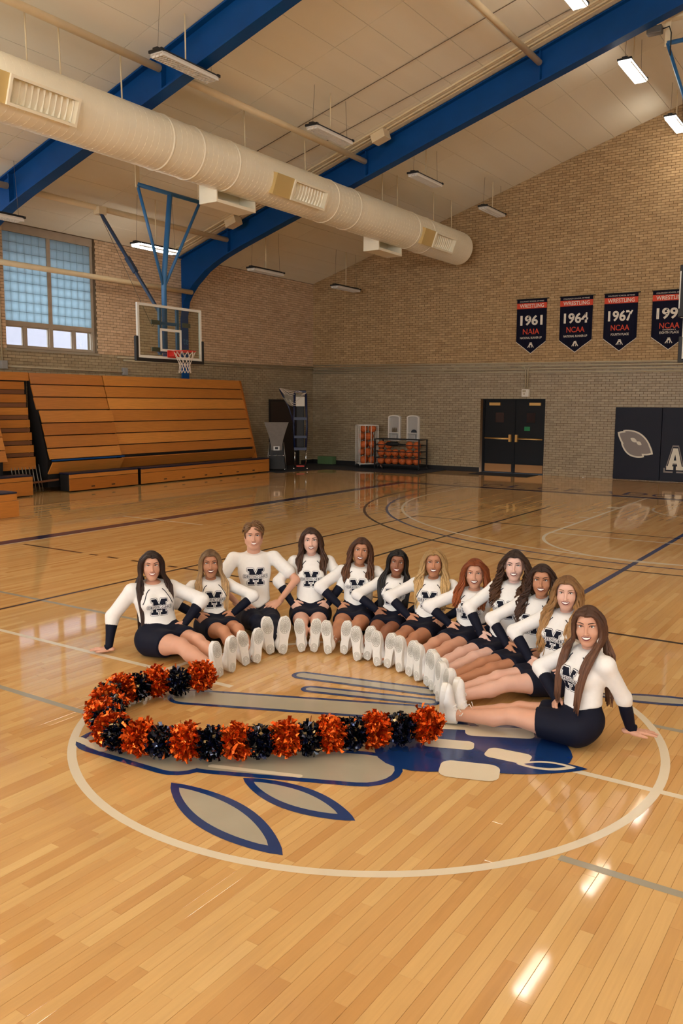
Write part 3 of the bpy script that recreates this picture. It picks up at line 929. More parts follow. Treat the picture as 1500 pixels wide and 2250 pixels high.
# ------------------------------------------------------------ bleachers
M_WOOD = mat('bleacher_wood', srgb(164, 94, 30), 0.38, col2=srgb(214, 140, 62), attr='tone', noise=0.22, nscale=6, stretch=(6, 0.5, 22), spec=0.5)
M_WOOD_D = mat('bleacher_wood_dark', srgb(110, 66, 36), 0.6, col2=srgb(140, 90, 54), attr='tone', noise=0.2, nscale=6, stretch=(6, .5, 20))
M_BLK = mat('matt_black', srgb(16, 14, 14), 0.6)
M_NAVYVINYL = mat('navy_vinyl', srgb(24, 28, 52), 0.4, noise=0.1, nscale=6)
M_STEEL = mat('galvanised_steel', srgb(150, 146, 138), 0.4, metal=0.8)
M_CHROME = mat('chrome', srgb(210, 210, 210), 0.15, metal=1.0)
wr = np.random.RandomState(5)
def plank(name, c0, c1, y0, y1, th, m, parent, out=(1, 0, 0)):
    """board whose section runs from c0 to c1 in XZ, extruded along Y"""
    c0 = np.array(c0, float); c1 = np.array(c1, float); d = (c1-c0)/np.linalg.norm(c1-c0); n = np.array((d[1], -d[0]))
    if n[0] < 0: n = -n
    q = [c0, c1, c1+n*th, c0+n*th]
    V = [(p[0], y, p[1]) for y in (y0, y1) for p in q]
    F = [(0, 1, 2, 3), (7, 6, 5, 4), (0, 4, 5, 1), (1, 5, 6, 2), (2, 6, 7, 3), (3, 7, 4, 0)]
    me = mesh(name, V, F, False, {'tone': np.full(8, np.clip(wr.normal(0.5, 0.22), 0, 1))})
    o = obj(name, me, m, parent)
    return o
def bank(y0, y1, zs, xs, label, step=0.0):
    b = empty('bleacher_bank', (0, y0, 0), 0, label, 'bleachers', 'folded bleachers')
    L = y1-y0
    for i in range(len(zs)-1):
        z1, z0 = zs[i], zs[i+1]; x1, x0 = xs[i], xs[i+1]
        dx = step if i >= 3 else 0.0
        plank('board', (x0+dx, z0+0.018), (x1+dx-0.012, z1-0.008), 0, L, 0.03, M_WOOD, b)
    q = MB(); q.prism([(xs[-1]-0.03, 0.1), (xs[-1], zs[-1]), (xs[0], zs[0]-0.02), (XL+0.035, zs[0]-0.02), (XL+0.035, 0.1)], 1, 0.03, L-0.03)
    q.build('core', M_BLK, b)
    return b
ZS = [2.66, 2.39, 2.11, 1.82, 1.53, 1.25, 0.97, 0.72]
XS = list(np.interp(ZS, [0.47, 2.64], [-13.10, -13.70]))
bk = bank(9.80, 14.93, ZS, XS, 'right bank of folded wooden bleachers, widest and nearest the corner')
plank('kick_board', (-13.22, 0.42), (-13.08, 0.68), 0, 5.1, 0.03, M_WOOD, bk)
q = MB(); q.prism([(-13.10, 0.4), (-13.03, 0.4), (-13.64, 2.66), (-13.80, 2.66), (-13.80, 0.4)], 1, 5.13, 5.17); me_ = q.build('end_panel', M_WOOD, bk)
def bench(parent, y0, y1, x, zt, slots):
    plank('bench_front', (x, 0.03), (x, zt-0.12), y0, y1, 0.03, M_WOOD, parent)
    plank('bench_front', (x, zt-0.11), (x, zt-0.025), y0, y1, 0.03, M_WOOD, parent)
    q = MB(); q.box(x-0.34, x+0.03, y0, y1, zt-0.022, zt+0.012); q.build('bench_top', M_NAVYVINYL, parent, bevel=0.006)
    q = MB(); q.box(x-0.33, x-0.01, y0+0.02, y1-0.02, 0.02, zt-0.03); q.build('bench_core', M_BLK, parent)
    for s in slots:
        q = MB(); q.box(x+0.028, x+0.034, s-0.05, s+0.05, 0.085, 0.11); q.build('slot', M_BLK, parent)
bench(bk, 0.30, 5.32, -12.75, 0.41, (1.1, 1.75, 2.6, 3.2, 3.9, 4.6))
bk = bank(7.70, 9.77, ZS, XS, 'middle bank of folded wooden bleachers left of the widest bank', step=0.10)
plank('kick_board', (-13.16, 0.42), (-12.98, 0.68), 0, 2.07, 0.03, M_WOOD, bk)
q = MB(); q.box(-13.0, -12.94, 0, 2.07, 0.705, 0.735); q.build('blue_rail', M_BLUE, bk)
bench(bk, 0.25, 2.28, -12.75, 0.42, (0.9, 1.5))
# aisle with open steps, then the next bank at the picture edge
ai = empty('bleacher_aisle', (0, 5.9, 0), 0, 'open aisle of stepped wooden seats between two folded bleacher banks', 'bleachers')
zz = [2.46, 2.28, 2.18, 1.99, 1.89, 1.72, 1.62, 1.44, 1.34, 1.16, 1.06, 0.89, 0.80, 0.52]
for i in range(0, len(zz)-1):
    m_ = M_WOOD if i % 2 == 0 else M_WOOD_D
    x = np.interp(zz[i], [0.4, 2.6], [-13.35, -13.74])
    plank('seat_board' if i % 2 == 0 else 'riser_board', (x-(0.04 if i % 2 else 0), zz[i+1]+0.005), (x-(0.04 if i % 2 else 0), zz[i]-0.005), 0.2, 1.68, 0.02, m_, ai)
plank('top_board', (-13.70, 2.48), (-13.72, 2.66), -1.4, 1.79, 0.03, M_WOOD, ai)
q = MB(); q.box(XL+0.03, -13.76, -1.0, 1.78, 0.3, 2.6); q.build('core', M_BLK, ai)
for i in range(9):
    q = MB(); q.tube([(-13.3+0.02*(i % 2), 1.05+i*0.09, 0.02), (-13.42, 1.05+i*0.09, 0.62)], 0.012, 6); q.build('folded_leg', M_STEEL, ai)
q = MB(); q.bar((-13.0, 0.9, 0.25), (-13.05, 2.0, 0.28), 0.04); q.build('foot_rail', M_WOOD_D, ai)
bl = bank(3.4, 6.62, ZS, XS, 'left bank of folded wooden bleachers cut off by the picture edge', step=0.10)
bench(bl, 1.2, 3.58, -12.75, 0.45, (2.6,))
fb = empty('pulled_out_bench', (0, 3.4, 0), 0, 'low wooden bench row pulled out onto the court at the left edge', 'bench')
plank('bench_front', (-10.12, 0.02), (-10.12, 0.30), -1.5, 1.33, 0.03, M_WOOD, fb)
plank('bench_front', (-10.12, 0.31), (-10.12, 0.42), -1.5, 1.30, 0.03, M_WOOD, fb)
q = MB(); q.box(-10.5, -10.08, -1.5, 1.3, 0.425, 0.455); q.build('bench_top', M_NAVYVINYL, fb, bevel=0.008)
q = MB(); q.box(-12.3, -10.15, -1.5, 0.6, 0.02, 0.40); q.build('bench_core', M_BLK, fb)

# ------------------------------------------------------------ conduits on the walls
def conduit(pts, r, label, n=7):
    q = MB(); q.tube(pts, r, n); return tag(q.build('wall_conduit', M_COND), label, 'conduit', 'wall conduits')
M_COND = mat('conduit_paint', srgb(176, 160, 130), 0.5, noise=0.08)
xw = XL+0.03
conduit([(xw, 10.4, 3.13), (xw, 14, 3.15), (xw, YB-0.04, 3.2)], 0.022, 'upper conduit running to the corner along the bleacher wall')
conduit([(xw, 10.6, 3.06), (xw, 14, 3.08), (xw, YB-0.04, 3.12)], 0.022, 'lower conduit running to the corner along the bleacher wall')
conduit([(xw, 7.25, 2.79), (xw, 10.55, 2.76)], 0.022, 'short conduit just above the bleacher top')
conduit([(xw, 7.13, 2.85), (xw, 7.13, 5.8)], 0.014, 'thin vertical conduit left of the window')
for i, (y, z) in enumerate(((7.15, 2.82), (10.62, 2.79))):
    q = MB(); q.box(XL+0.005, XL+0.09, y-0.07, y+0.07, z-0.09, z+0.09)
    tag(q.build('outlet_box', mat('outlet_grey', srgb(140, 138, 136), 0.5), bevel=0.006), 'grey outlet box above the bleachers, %s end of the short conduit' % ('left' if i == 0 else 'right'), 'outlet box', 'outlet boxes')
yw = YB-0.03
for i, (z, nm) in enumerate(((3.20, 'top'), (3.12, 'second'), (3.03, 'third'), (2.94, 'bottom'))):
    conduit([(XL+0.05, yw, z+0.06), (-8.6, yw, z), (3.0, yw, z-0.08)], 0.022, nm+' of the four long conduits along the banner wall')
for i, s in enumerate((-1, 1)):
    conduit([(-6.32+s*0.035, yw-0.03, 2.42), (-6.32+s*0.035, yw-0.03, 2.98), (-6.32+s*0.07, yw-0.03, 3.06), (-6.32+s*0.2, yw-0.03, 3.10), (-6.32+s*0.5, yw-.03, 3.10)], 0.017, '%s of the two conduits dropping to the box over the doors' % ('left' if s < 0 else 'right'))
q = MB(); q.box(-6.43, -6.22, YB-0.14, YB-0.01, 2.23, 2.44)
bx = q.build('alarm_box', mat('alarm_white', srgb(226, 216, 200), 0.5), bevel=0.01); tag(bx, 'white alarm box on the wall just above the double doors', 'alarm box')
q = MB(); q.box(-6.40, -6.30, YB-0.145, YB-0.139, 2.36, 2.42); q.box(-6.37, -6.33, YB-.145, YB-.139, 2.28, 2.33); q.build('speaker_slot', M_COND, bx)
q = MB(); q.box(XL+0.02, DX0, YB-0.022, YB-0.006, 0, 0.14); tag(q.build('baseboard_back', M_BLK), kind='structure')
q = MB(); q.box(XL+0.006, XL+0.022, 18.2, YB, 0, 0.14); tag(q.build('baseboard_left', M_BLK), kind='structure')

# ------------------------------------------------------------ double doors
M_DOOR = mat('door_black', srgb(9, 8, 10), 0.5, spec=0.25)
M_BRASS = mat('brass', srgb(196, 150, 84), 0.35, metal=0.7)
dr = empty('door_1', (0, YB+0.2, 0)); dr['kind'] = 'structure'
q = MB(); q.box(DX0, DX0+0.06, -0.03, 0.12, 0, DZ); q.box(DX1-0.06, DX1, -0.03, 0.12, 0, DZ); q.box(DX0, DX1, -0.03, 0.12, DZ-0.06, DZ); q.box(-6.78, -6.72, -0.03, 0.12, 0, DZ)
q.build('door_frame', M_DOOR, dr)
for i, (a, b) in enumerate(((DX0+0.06, -6.78), (-6.72, DX1-0.06))):
    q = MB(); q.box(a, b, 0.0, 0.05, 0.01, DZ-0.06); leaf_ = q.build('door_leaf', M_DOOR, dr)
    q = MB(); q.box(a+0.03, b-0.03, -0.008, 0.0, 0.03, 0.26); q.build('kick_plate', mat('bronze_plate', srgb(150, 104, 60), 0.4, metal=0.5), leaf_)
    q = MB(); q.tube([(a+0.04, -0.075, 1.02), (b-0.04, -0.075, 1.01)], 0.024, 8); q.build('push_bar', M_BRASS, leaf_)
    xe = b-0.07 if i == 0 else a+0.07
    q = MB(); q.box(xe-0.035, xe+0.035, -0.10, 0.0, 0.92, 1.13); q.build('latch_case', M_BRASS, leaf_)
    q = MB(); xc = a+0.32 if i == 0 else b-0.30; q.box(xc-0.17, xc+0.17, -0.06, 0.0, 1.98, 2.06); q.build('closer', M_BRASS, leaf_)
    q = MB(); xc = (a+b)/2+0.02; q.box(xc-0.13, xc+0.13, -0.01, 0.0, 1.48, 1.77); q.build('door_window', mat('dark_pane', srgb(34, 16, 14), 0.15), leaf_)
q = MB(); q.box(-6.44, -6.27, -0.006, 0.0, 1.25, 1.37); q.build('green_notice', mat('notice_green', srgb(22, 120, 66), 0.6), dr)
q = MB(); q.box(DX0-0.05, DX1+0.05, 0.10, 0.2, 0, DZ); q.build('backing', M_BLK, dr)
q = MB(); q.box(DX0-0.5, DX1+0.5, YB+0.36, YB+0.5, -0.3, 2.6); tag(q.build('trim_8', M_BLK), kind='structure')
q = MB(); q.box(-7.66, -5.88, 17.95, 18.85, 0.002, 0.014); dm = q.build('door_mat', mat('mat_charcoal', srgb(30, 32, 40), 0.85, noise=.2, nscale=30), bevel=0.004); tag(dm, 'dark rectangular door mat in front of the double doors', 'door mat')
# dark doorway in the bleacher wall
q = MB(); q.box(XL+0.004, XL+0.03, 16.5, 18.06, 0.0, 2.13); d2 = q.build('door_2', mat('door_brown_black', srgb(38, 24, 18), 0.5), None); d2['kind'] = 'structure'
q = MB(); q.box(XL+0.03, XL+0.05, 16.5, 16.58, 0, 2.13); q.box(XL+0.03, XL+0.05, 17.98, 18.06, 0, 2.13); q.box(XL+0.03, XL+0.05, 16.5, 18.06, 2.06, 2.13); q.build('door_frame', M_BLK, d2)

# ------------------------------------------------------------ wall pad with lettering
pad = empty('wall_pad', (-3.77, YB-0.01, 0.02), 0, 'navy padded wall panel with grey patch and block letter A', 'wall pad')
M_PAD = mat('pad_navy_vinyl', srgb(17, 17, 32), 0.5, spec=0.25, noise=0.08, nscale=3)
for i in range(4):
    q = MB(); q.box(i*1.22+0.004, i*1.22+1.216, -0.06, 0.0, 0, 1.93); q.build('panel', M_PAD, pad, bevel=0.012)
M_PADW = mat('pad_print_white', srgb(216, 206, 186), 0.5); M_PADG = mat('pad_print_grey', srgb(128, 116, 108), 0.5)
def letter_A(cx, cz, w, h, y, m, grow=0.0):
    # slab-serif block A built from bars
    def P(u, v): return (cx+(u-0.5)*w, cz+(v-0.5)*h)
    g = grow
    polys = [
        [(0.36, 1), (0.64, 1), (0.92, 0.16), (0.66, 0.16), (0.5, 0.72), (0.34, 0.16), (0.08, 0.16)],
        [(0.30, 0.30), (0.70, 0.30), (0.66, 0.44), (0.34, 0.44)],
        [(0.0, 0.0), (0.42, 0.0), (0.42, 0.17), (0.0, 0.17)], [(0.58, 0.0), (1.0, 0.0), (1.0, 0.17), (0.58, 0.17)]]
    q = MB()
    for k, p in enumerate(polys):
        c = np.mean(p, 0)
        pts = [P(*q_) for q_ in p]
        yy = y-0.0004*k
        V = [(x, yy, z) for x, z in pts]
        q.add(V, [tuple(range(len(V)))])
    return q
letter_A(1.60, 0.59, 0.56, 0.72, -0.0625, M_PADG).build('letter_outline', M_PADG, pad)
letter_A(1.60, 0.59, 0.48, 0.64, -0.0650, M_PAD).build('letter_gap', M_PAD, pad)
letter_A(1.60, 0.59, 0.42, 0.57, -0.0675, M_PADW).build('letter_face', M_PADW, pad)
def unit2(v): return np.array(v, float)/np.linalg.norm(v)
# plain patch where the emblem sits
def oval(cx, cz, a, b, rot, y, n=28):
    V = []
    for k in range(n):
        t = 2*math.pi*k/n; u, v = a*math.cos(t), b*math.sin(t)
        V.append((cx+u*math.cos(rot)-v*math.sin(rot), y, cz+u*math.sin(rot)+v*math.cos(rot)))
    q = MB(); q.add(V, [tuple(range(n))]); return q
def swoosh(c, d, l, w, y, m, name):
    P = leaf(np.array(c)-np.array(d)*l/2, np.array(c)+np.array(d)*l/2, w)
    q = MB(); q.add([(x, y, z) for x, z in P], [tuple(range(len(P)))]); q.build(name, m, pad)
pk = [0]
for c, d, l, w in (((0.56, 0.98), (0.86, -0.51), 1.10, 0.27), ((0.60, 1.10), (0.86, -0.51), 0.86, 0.17), ((0.50, 0.80), (0.86, -0.51), 0.72, 0.17)):
    pk[0] += 1; swoosh(c, unit2(d), l, w, -0.0622-0.0003*pk[0], M_PADW, 'patch_edge')
for c, d, l, w in (((0.56, 0.98), (0.86, -0.51), 0.98, 0.225), ((0.60, 1.10), (0.86, -0.51), 0.74, 0.13), ((0.50, 0.80), (0.86, -0.51), 0.60, 0.13)):
    pk[0] += 1; swoosh(c, unit2(d), l, w, -0.0622-0.0003*pk[0], M_PADG, 'patch')
for c, l, w in (((0.52, 1.06), 0.20, 0.05), ((0.66, 0.98), 0.16, 0.045)):
    swoosh(c, unit2((0.86, -0.51)), l, w, -0.0655, M_PADW, 'patch_block')

# ------------------------------------------------------------ banners
M_BAN = mat('banner_navy', srgb(17, 17, 36), 0.8, spec=0.15, noise=0.25, nscale=5, stretch=(5, 1, 0.4))
M_BANR = mat('banner_red', srgb(206, 66, 36), 0.7); M_BANW = mat('banner_white', srgb(226, 216, 200), 0.7)
def banner(x0, w, year, org, place, extra, label):
    b = empty('wrestling_banner', (x0+w/2, YB-0.045, 3.44), 0, label, 'banner', 'wrestling banners')
    H = 1.51; hs = 0.33; nx = 24
    def wav(x, z): return 0.012*math.sin(x*22)*(1-z/H*0.8)+0.004*math.sin(x*55+z*3)
    def sheet(u0, u1, zf0, zf1, off, name, m, nxx=nx, nz=8):
        V = []; F = []
        for j in range(nz+1):
            for i in range(nxx+1):
                u = u0+(u1-u0)*i/nxx
                z = zf0(u)+(zf1(u)-zf0(u))*j/nz
                V.append((u, wav(u, z)-off, z))
        for j in range(nz):
            for i in range(nxx):
                a = j*(nxx+1)+i; F.append((a, a+1, a+nxx+2, a+nxx+1))
        return obj(name, mesh(name, V, F, True), m, b)
    low = lambda u: hs*abs(u)/(w/2)
    top = lambda u: H
    sheet(-w/2, w/2, low, top, 0, 'cloth', M_BAN)
    sheet(-w/2, w/2, low, lambda u: low(u)+0.018, 0.002, 'white_edge', M_BANW, nz=1)
    sheet(-w/2, w/2, lambda u: 1.255, lambda u: 1.41, 0.002, 'red_band', M_BANR, nz=1)
    def put(s, cw, ch, z, m, bold=0.0, name='lettering'):
        t = fit_text(text_mesh(s, 1.0, bold), cw, ch)
        V = np.zeros(len(t.vertices)*3); t.vertices.foreach_get('co', V); V = V.reshape(-1, 3)
        V2 = np.stack([V[:, 0], [wav(a, z+c)-0.005 for a, c in zip(V[:, 0], V[:, 1])], V[:, 1]+z], 1)
        t.vertices.foreach_set('co', V2.ravel()); t.update()
        obj(name, t, m, b)
    put('COLORADO SCHOOL OF MINES', w*0.80, 0.035, 1.455, M_BANW)
    put('WRESTLING', w*0.80, 0.105, 1.332, M_BANW, 0.012)
    put(year, w*0.74, 0.285, 0.93, M_BANW, 0.03)
    put(org, w*0.56, 0.15, 0.62, M_BANR, 0.012)
    if extra: put(extra, w*0.36, 0.028, 0.515, M_BANW)
    put(place, w*(0.72 if 'RUNNER' in place else 0.54), 0.06, 0.445, M_BANW, 0.01)
    # small white device of two bracing figures, as strokes
    q = MB()
    for a, c, wd in (((-0.085, .17), (-0.035, .245), .02), ((-0.03, .17), (-0.028, .24), .02), ((0.025, .17), (0.035, .24), .02), ((0.09, .17), (0.045, .245), .02), ((-0.045, .255), (0.05, .265), .035), ((-0.03, .295), (0.035, .30), .028)):
        q.bar((a[0], -0.014, a[1]), (c[0], -0.014, c[1]), 0.004, wd, up=(0, 0, 1))
    q.build('device', M_BANW, b)
    q = MB(); q.tube([(-w/2-0.02, -0.004, H+0.01), (w/2+0.06, -0.004, H+0.01)], 0.012, 6); q.build('rod', M_BLK, b)
banner(-6.68, 0.88, '1961', 'NAIA', 'NATIONAL RUNNER-UP', None, 'navy wrestling banner reading 1961 NAIA national runner-up')
banner(-5.42, 0.91, '1964', 'NCAA', 'NATIONAL RUNNER-UP', None, 'navy wrestling banner reading 1964 NCAA national runner-up')
banner(-4.20, 0.88, '1967', 'NCAA', 'FOURTH PLACE', None, 'navy wrestling banner reading 1967 NCAA fourth place')
banner(-2.95, 0.90, '1991', 'NCAA', 'EIGHTH PLACE', 'DIVISION II', 'navy wrestling banner reading 1991 NCAA Division II eighth place')

# ------------------------------------------------------------ basketball goals
M_RIM = mat('rim_red', srgb(206, 36, 20), 0.4); M_NET = mat('net_cord', srgb(222, 206, 190), 0.8); M_BFR = mat('board_white', srgb(226, 222, 212), 0.45)
M_PADB = mat('board_padding', srgb(22, 20, 20), 0.55); M_BLUE2 = mat('mast_blue', srgb(48, 108, 160), 0.35, noise=0.06)
def goal(loc, rz, label, bar_z, mast_x, strut_to, half):
    """local frame: +X out of the board face, Y across, origin on the floor under the board face centre"""
    g = empty('basketball_goal', loc, rz, label, 'basketball hoop', 'basketball goals')
    hw = 0.915; z0, z1 = 2.90, 3.97
    q = MB(); q.box(-0.012, 0.0, -hw, hw, z0, z1); q.build('board_glass', M_BOARDGLASS, g)
    q = MB()
    for (a, b, c, d) in ((-hw, hw, z1-0.05, z1), (-hw, hw, z0, z0+0.05), (-hw, -hw+0.05, z0, z1), (hw-0.05, hw, z0, z1)):
        q.box(-0.035, 0.006, a, b, c, d)
    q.build('board_frame', M_BFR, g)
    q = MB()
    for (a, b, c, d) in ((-0.305, 0.305, 3.46, 3.51), (-0.305, 0.305, 3.05, 3.10), (-0.305, -0.255, 3.05, 3.51), (0.255, 0.305, 3.05, 3.51)):
        q.box(0.001, 0.004, a, b, c, d)
    q.build('target_square', M_BFR, g)
    q = MB(); q.box(-0.05, 0.02, -hw-0.06, hw+0.06, z0-0.07, z0+0.0); q.box(-0.05, 0.02, -hw-0.06, -hw+0.01, z0-0.07, 3.32); q.box(-0.05, 0.02, hw-0.01, hw+0.06, z0-0.07, 3.32)
    q.build('edge_padding', M_PADB, g, bevel=0.015)
    rim = MB(); c = (0.15+0.228, 0, 3.05)
    rim.tube([(c[0]+0.228*math.cos(a), 0.228*math.sin(a), 3.05) for a in np.linspace(0, 2*math.pi, 33)[:-1]], 0.010, 8, closed=True)
    ro = rim.build('rim', M_RIM, g)
    q = MB(); q.box(0.0, 0.025, -0.12, 0.12, 2.93, 3.08); q.box(0.02, 0.16, -0.10, 0.10, 2.95, 3.045); q.build('rim_bracket', M_RIM, ro, bevel=0.01)
    net = MB(); nk = 12
    def nr(t): return 0.222-0.115*min(t/0.6, 1)+0.02*max(0, t-0.7)/0.3
    for k in range(nk):
        for s in (-1, 1):
            P = []
            for t in np.linspace(0, 1, 9):
                a = 2*math.pi*(k+s*t*2.4)/nk
                P.append((c[0]+nr(t)*math.cos(a), nr(t)*math.sin(a), 3.04-0.42*t))
            net.tube(P, 0.0052, 4)
    for t in (0.30, 0.62):
        net.tube([(c[0]+nr(t)*math.cos(a), nr(t)*math.sin(a), 3.04-0.42*t) for a in np.linspace(0, 2*math.pi, 25)[:-1]], 0.005, 4, closed=True)
    net.build('net', M_NET, ro)
    # rear support grid, mast
    q = MB()
    for yy in (-0.25, 0.25): q.box(-0.09, -0.04, yy-0.03, yy+0.03, 2.98, 3.92)
    for zz_ in (3.05, 3.62): q.box(-0.10, -0.05, -0.30, 0.30, zz_-0.03, zz_+0.03)
    q.build('support_grid', M_BLUE2, g)
    for yy in (-0.52, 0.36):
        for zz_ in (3.08, 3.62):
            q = MB(); q.box(-0.03, -0.016, yy, yy+0.24, zz_-0.045, zz_+0.045); q.build('bracket_plate', mat('bracket_grey', srgb(110, 116, 112), 0.4, metal=0.5), g)
    mx = -0.17
    q = MB(); q.tube([(mx, 0, 2.95), (mx, 0, 4.5), (mast_x, 0.12*half, bar_z)], 0.055, 14); q.build('mast', M_BLUE2, g)
    for s in (-1, 1):
        q = MB(); q.tube([(mx, 0, 4.35), (mast_x, s*half+0.12*half, bar_z)], 0.032, 10); q.build('side_brace', M_BLUE2, g)
    q = MB(); q.tube([(mast_x, -half+0.12*half, bar_z), (mast_x, half+0.12*half, bar_z)], 0.042, 10); q.build('top_bar', M_BLUE2, g)
    for s in (-1, 1):
        y = s*half+0.12*half
        q = MB(); q.box(mast_x-0.012, mast_x+0.012, y-0.05, y+0.05, bar_z-0.06, bar_z+0.42); q.build('hanger_plate', M_CREAM, g)
    q = MB(); q.box(mast_x-0.09, mast_x+0.09, -half-1.0, half+2.6, bar_z+0.40, bar_z+0.52); q.build('carrier_beam', M_CREAM, g)
    if strut_to:
        a = np.array((mx-0.05, 0.0, 3.75)); b = np.array(strut_to)
        q = MB(); q.bar(a+(b-a)*0.06, b, 0.055); q.build('back_strut', mat('strut_slate', srgb(40, 62, 92), 0.45), g)
        q = MB(); q.bar(a+(b-a)*0.42, a+(b-a)*0.56, 0.09); q.build('strut_lock', mat('strut_slate'  , srgb(40, 62, 92), 0.45), g)
        q = MB(); q.tube([b+np.array((0.02, -.06, 0)), a+np.array((0.0, -0.30, -0.2)), a+np.array((0.02, -0.05, 0.05))], 0.006, 5); q.build('strut_cable', M_WIRE, g)
        q = MB(); q.box(b[0]-0.09, b[0]+0.09, b[1]-0.1, b[1]+0.1, b[2]-0.06, b[2]+0.10); q.build('strut_anchor', M_CREAM, g)
    return g
goal((-9.98, 8.42, 0), 0, 'side glass backboard with red rim hung before the bleachers', 6.22, -0.05, (-2.05, 0.02, 6.08), 0.88)
g2 = goal((0.0, 12.9, 0), R(-90), 'end glass backboard mostly outside the right picture edge', 8.80, -0.20, None, 1.72)
sc = empty('shot_clock', (-0.62, 13.0, 4.2), 0, 'black shot clock cabinet above the end backboard at right edge', 'shot clock')
q = MB(); q.box(-0.42, 0.42, 0, 0.14, -0.50, 0.48); q.build('cabinet', M_PADB, sc, bevel=0.015)
q = MB(); q.box(-0.41, -0.39, -0.012, 0, -0.34, 0.36); q.build('light_strip', M_BFR, sc)
q = MB(); q.box(-0.30, 0.38, -0.006, 0.0, -0.30, 0.30); q.build('face', mat('dark_display', srgb(14, 14, 16), 0.2), sc)
q = MB(); q.bar((0.42, 0.07, 0), (0.62, 0.07, 0), 0.05); q.build('clock_arm', M_BLUE2, sc)
# winch with lead above the end goal
q = MB(); q.box(-0.14, 0.14, -0.08, 0.08, -0.07, 0.07)
w_ = q.build('winch_motor', mat('winch_grey', srgb(96, 90, 82), 0.5, metal=0.4), loc=(-1.72, 12.96, 9.02), bevel=0.02); tag(w_, 'small grey winch motor under the frame at top right', 'winch')
q = MB(); q.tube([(0, 0, 0.07), (0, 0, 0.3)], 0.03, 8); q.build('mount', M_STEEL, w_)
q = MB(); q.tube([(0.12, 0, 0), (0.26, 0.0, 0.02), (0.30, 0, -0.1), (0.30, 0, -0.5)], 0.012, 6); q.build('lead', M_BLK, w_)

# ------------------------------------------------------------ equipment in the corner
M_MATN = mat('floor_mat_navy', srgb(30, 36, 46), 0.75, noise=0.15, nscale=8)
q = MB(); q.prism([(-12.3, 14.95), (-11.95, 17.0), (-8.8, 16.95), (-8.8, 18.84), (-13.78, 18.84), (-13.78, 15.35)], 2, 0.002, 0.014)
tag(q.build('corner_floor_mat', M_MATN), 'dark navy rubber floor covering in the far corner', 'floor mat')
q = MB(); q.box(-13.45, -12.84, 18.62, 18.84, 0.016, 0.27)
gm = q.build('green_block', mat('green_foam', srgb(86, 116, 74), 0.8, noise=0.1), bevel=0.015); tag(gm, 'low green foam block on the floor against the banner wall', 'foam block')
# basketballs
M_BALL = mat('basketball_orange', srgb(206, 98, 38), 0.6, noise=0.12, nscale=20, bump=0.1, bscale=200)
ballq = MB(); ballq.lathe([(0.12*math.sin(a), -0.12*math.cos(a)) for a in np.linspace(0.001, math.pi-0.001, 11)], 16)
ball0 = ballq.build('basketball', M_BALL); ball_me = ball0.data
sq = MB()
for ax in range(3):
    P = []
    for a in np.linspace(0, 2*math.pi, 21)[:-1]:
        c_, s_ = 0.1205*math.cos(a), 0.1205*math.sin(a)
        P.append([(c_, s_, 0), (c_, 0, s_), (0, c_, s_)][ax])
    sq.tube(P, 0.0028, 3, closed=True)
seam_me = sq.build('seam', M_BLK, ball0).data
_first = [True]
def ball(x, y, z, label, group):
    if _first[0]:
        o = ball0; _first[0] = False
    else:
        o = bpy.data.objects.new('basketball', ball_me); link(o)
        s = bpy.data.objects.new('seam', seam_me); link(s, o)
    o.location = (x, y, z); o.rotation_euler = (wr.rand()*3, wr.rand()*3, wr.rand()*3)
    tag(o, label, 'basketball', group)
# white cage
cx, cy = -11.32, 18.30
cage = empty('ball_cage', (cx, cy, 0), R(45), 'tall white tubular ball cage on castors beside the brick wall', 'ball cage')
M_WT = mat('white_tube', srgb(232, 224, 212), 0.45)
a = 0.29; zb_, zt_ = 0.14, 1.34
for sx in (-1, 1):
    for sy in (-1, 1):
        q = MB(); q.tube([(sx*a, sy*a, 0.09), (sx*a, sy*a, zt_)], 0.016, 8); q.build('corner_post', M_WT, cage)
        q = MB(); q.lathe([(0.001, 0), (0.03, 0.012), (0.035, 0.035), (0.03, 0.058), (0.001, 0.07)], 10, (sx*a, sy*a, 0.016)); q.build('castor', M_BLK, cage)
for z in (zb_, zt_):
    for k in range(4):
        p = [(-a, -a), (a, -a), (a, a), (-a, a)]
        q = MB(); q.tube([(*p[k], z), (*p[(k+1) % 4], z)], 0.016, 8); q.build('rail', M_WT, cage)
for k in range(4):
    p = [(-a, -a), (a, -a), (a, a), (-a, a)]
    for t in (0.3, 0.62):
        u = np.array(p[k])*(1-t)+np.array(p[(k+1) % 4])*t
        q = MB(); q.tube([(*u, zb_), (*u, zt_)], 0.010, 6); q.build('upright', M_WT, cage)
q = MB(); q.box(-a, a, -a, a, zb_-0.012, zb_); q.build('base_plate', M_WT, cage)
lev = ['bottom', 'second', 'third', 'fourth', 'top']
for k in range(5):
    pos = [(-0.14, -0.13), (0.14, -0.13), (-0.02, 0.14)] if k % 2 == 0 else [(0.13, 0.13), (-0.13, 0.12), (0.0, -0.15)]
    for j, (u, v) in enumerate(pos if k < 4 else pos[:2]):
        w = (u*math.cos(R(45))-v*math.sin(R(45)), u*math.sin(R(45))+v*math.cos(R(45)))
        ball(cx+w[0], cy+w[1], zb_+0.122+0.2425*k, 'basketball in the white cage, %s layer, %s' % (lev[k], ['nearest the front corner', 'toward the right side', 'toward the wall'][j] if k % 2 == 0 else ['toward the wall', 'toward the left side', 'nearest the front corner'][j]), 'basketballs in the white cage')
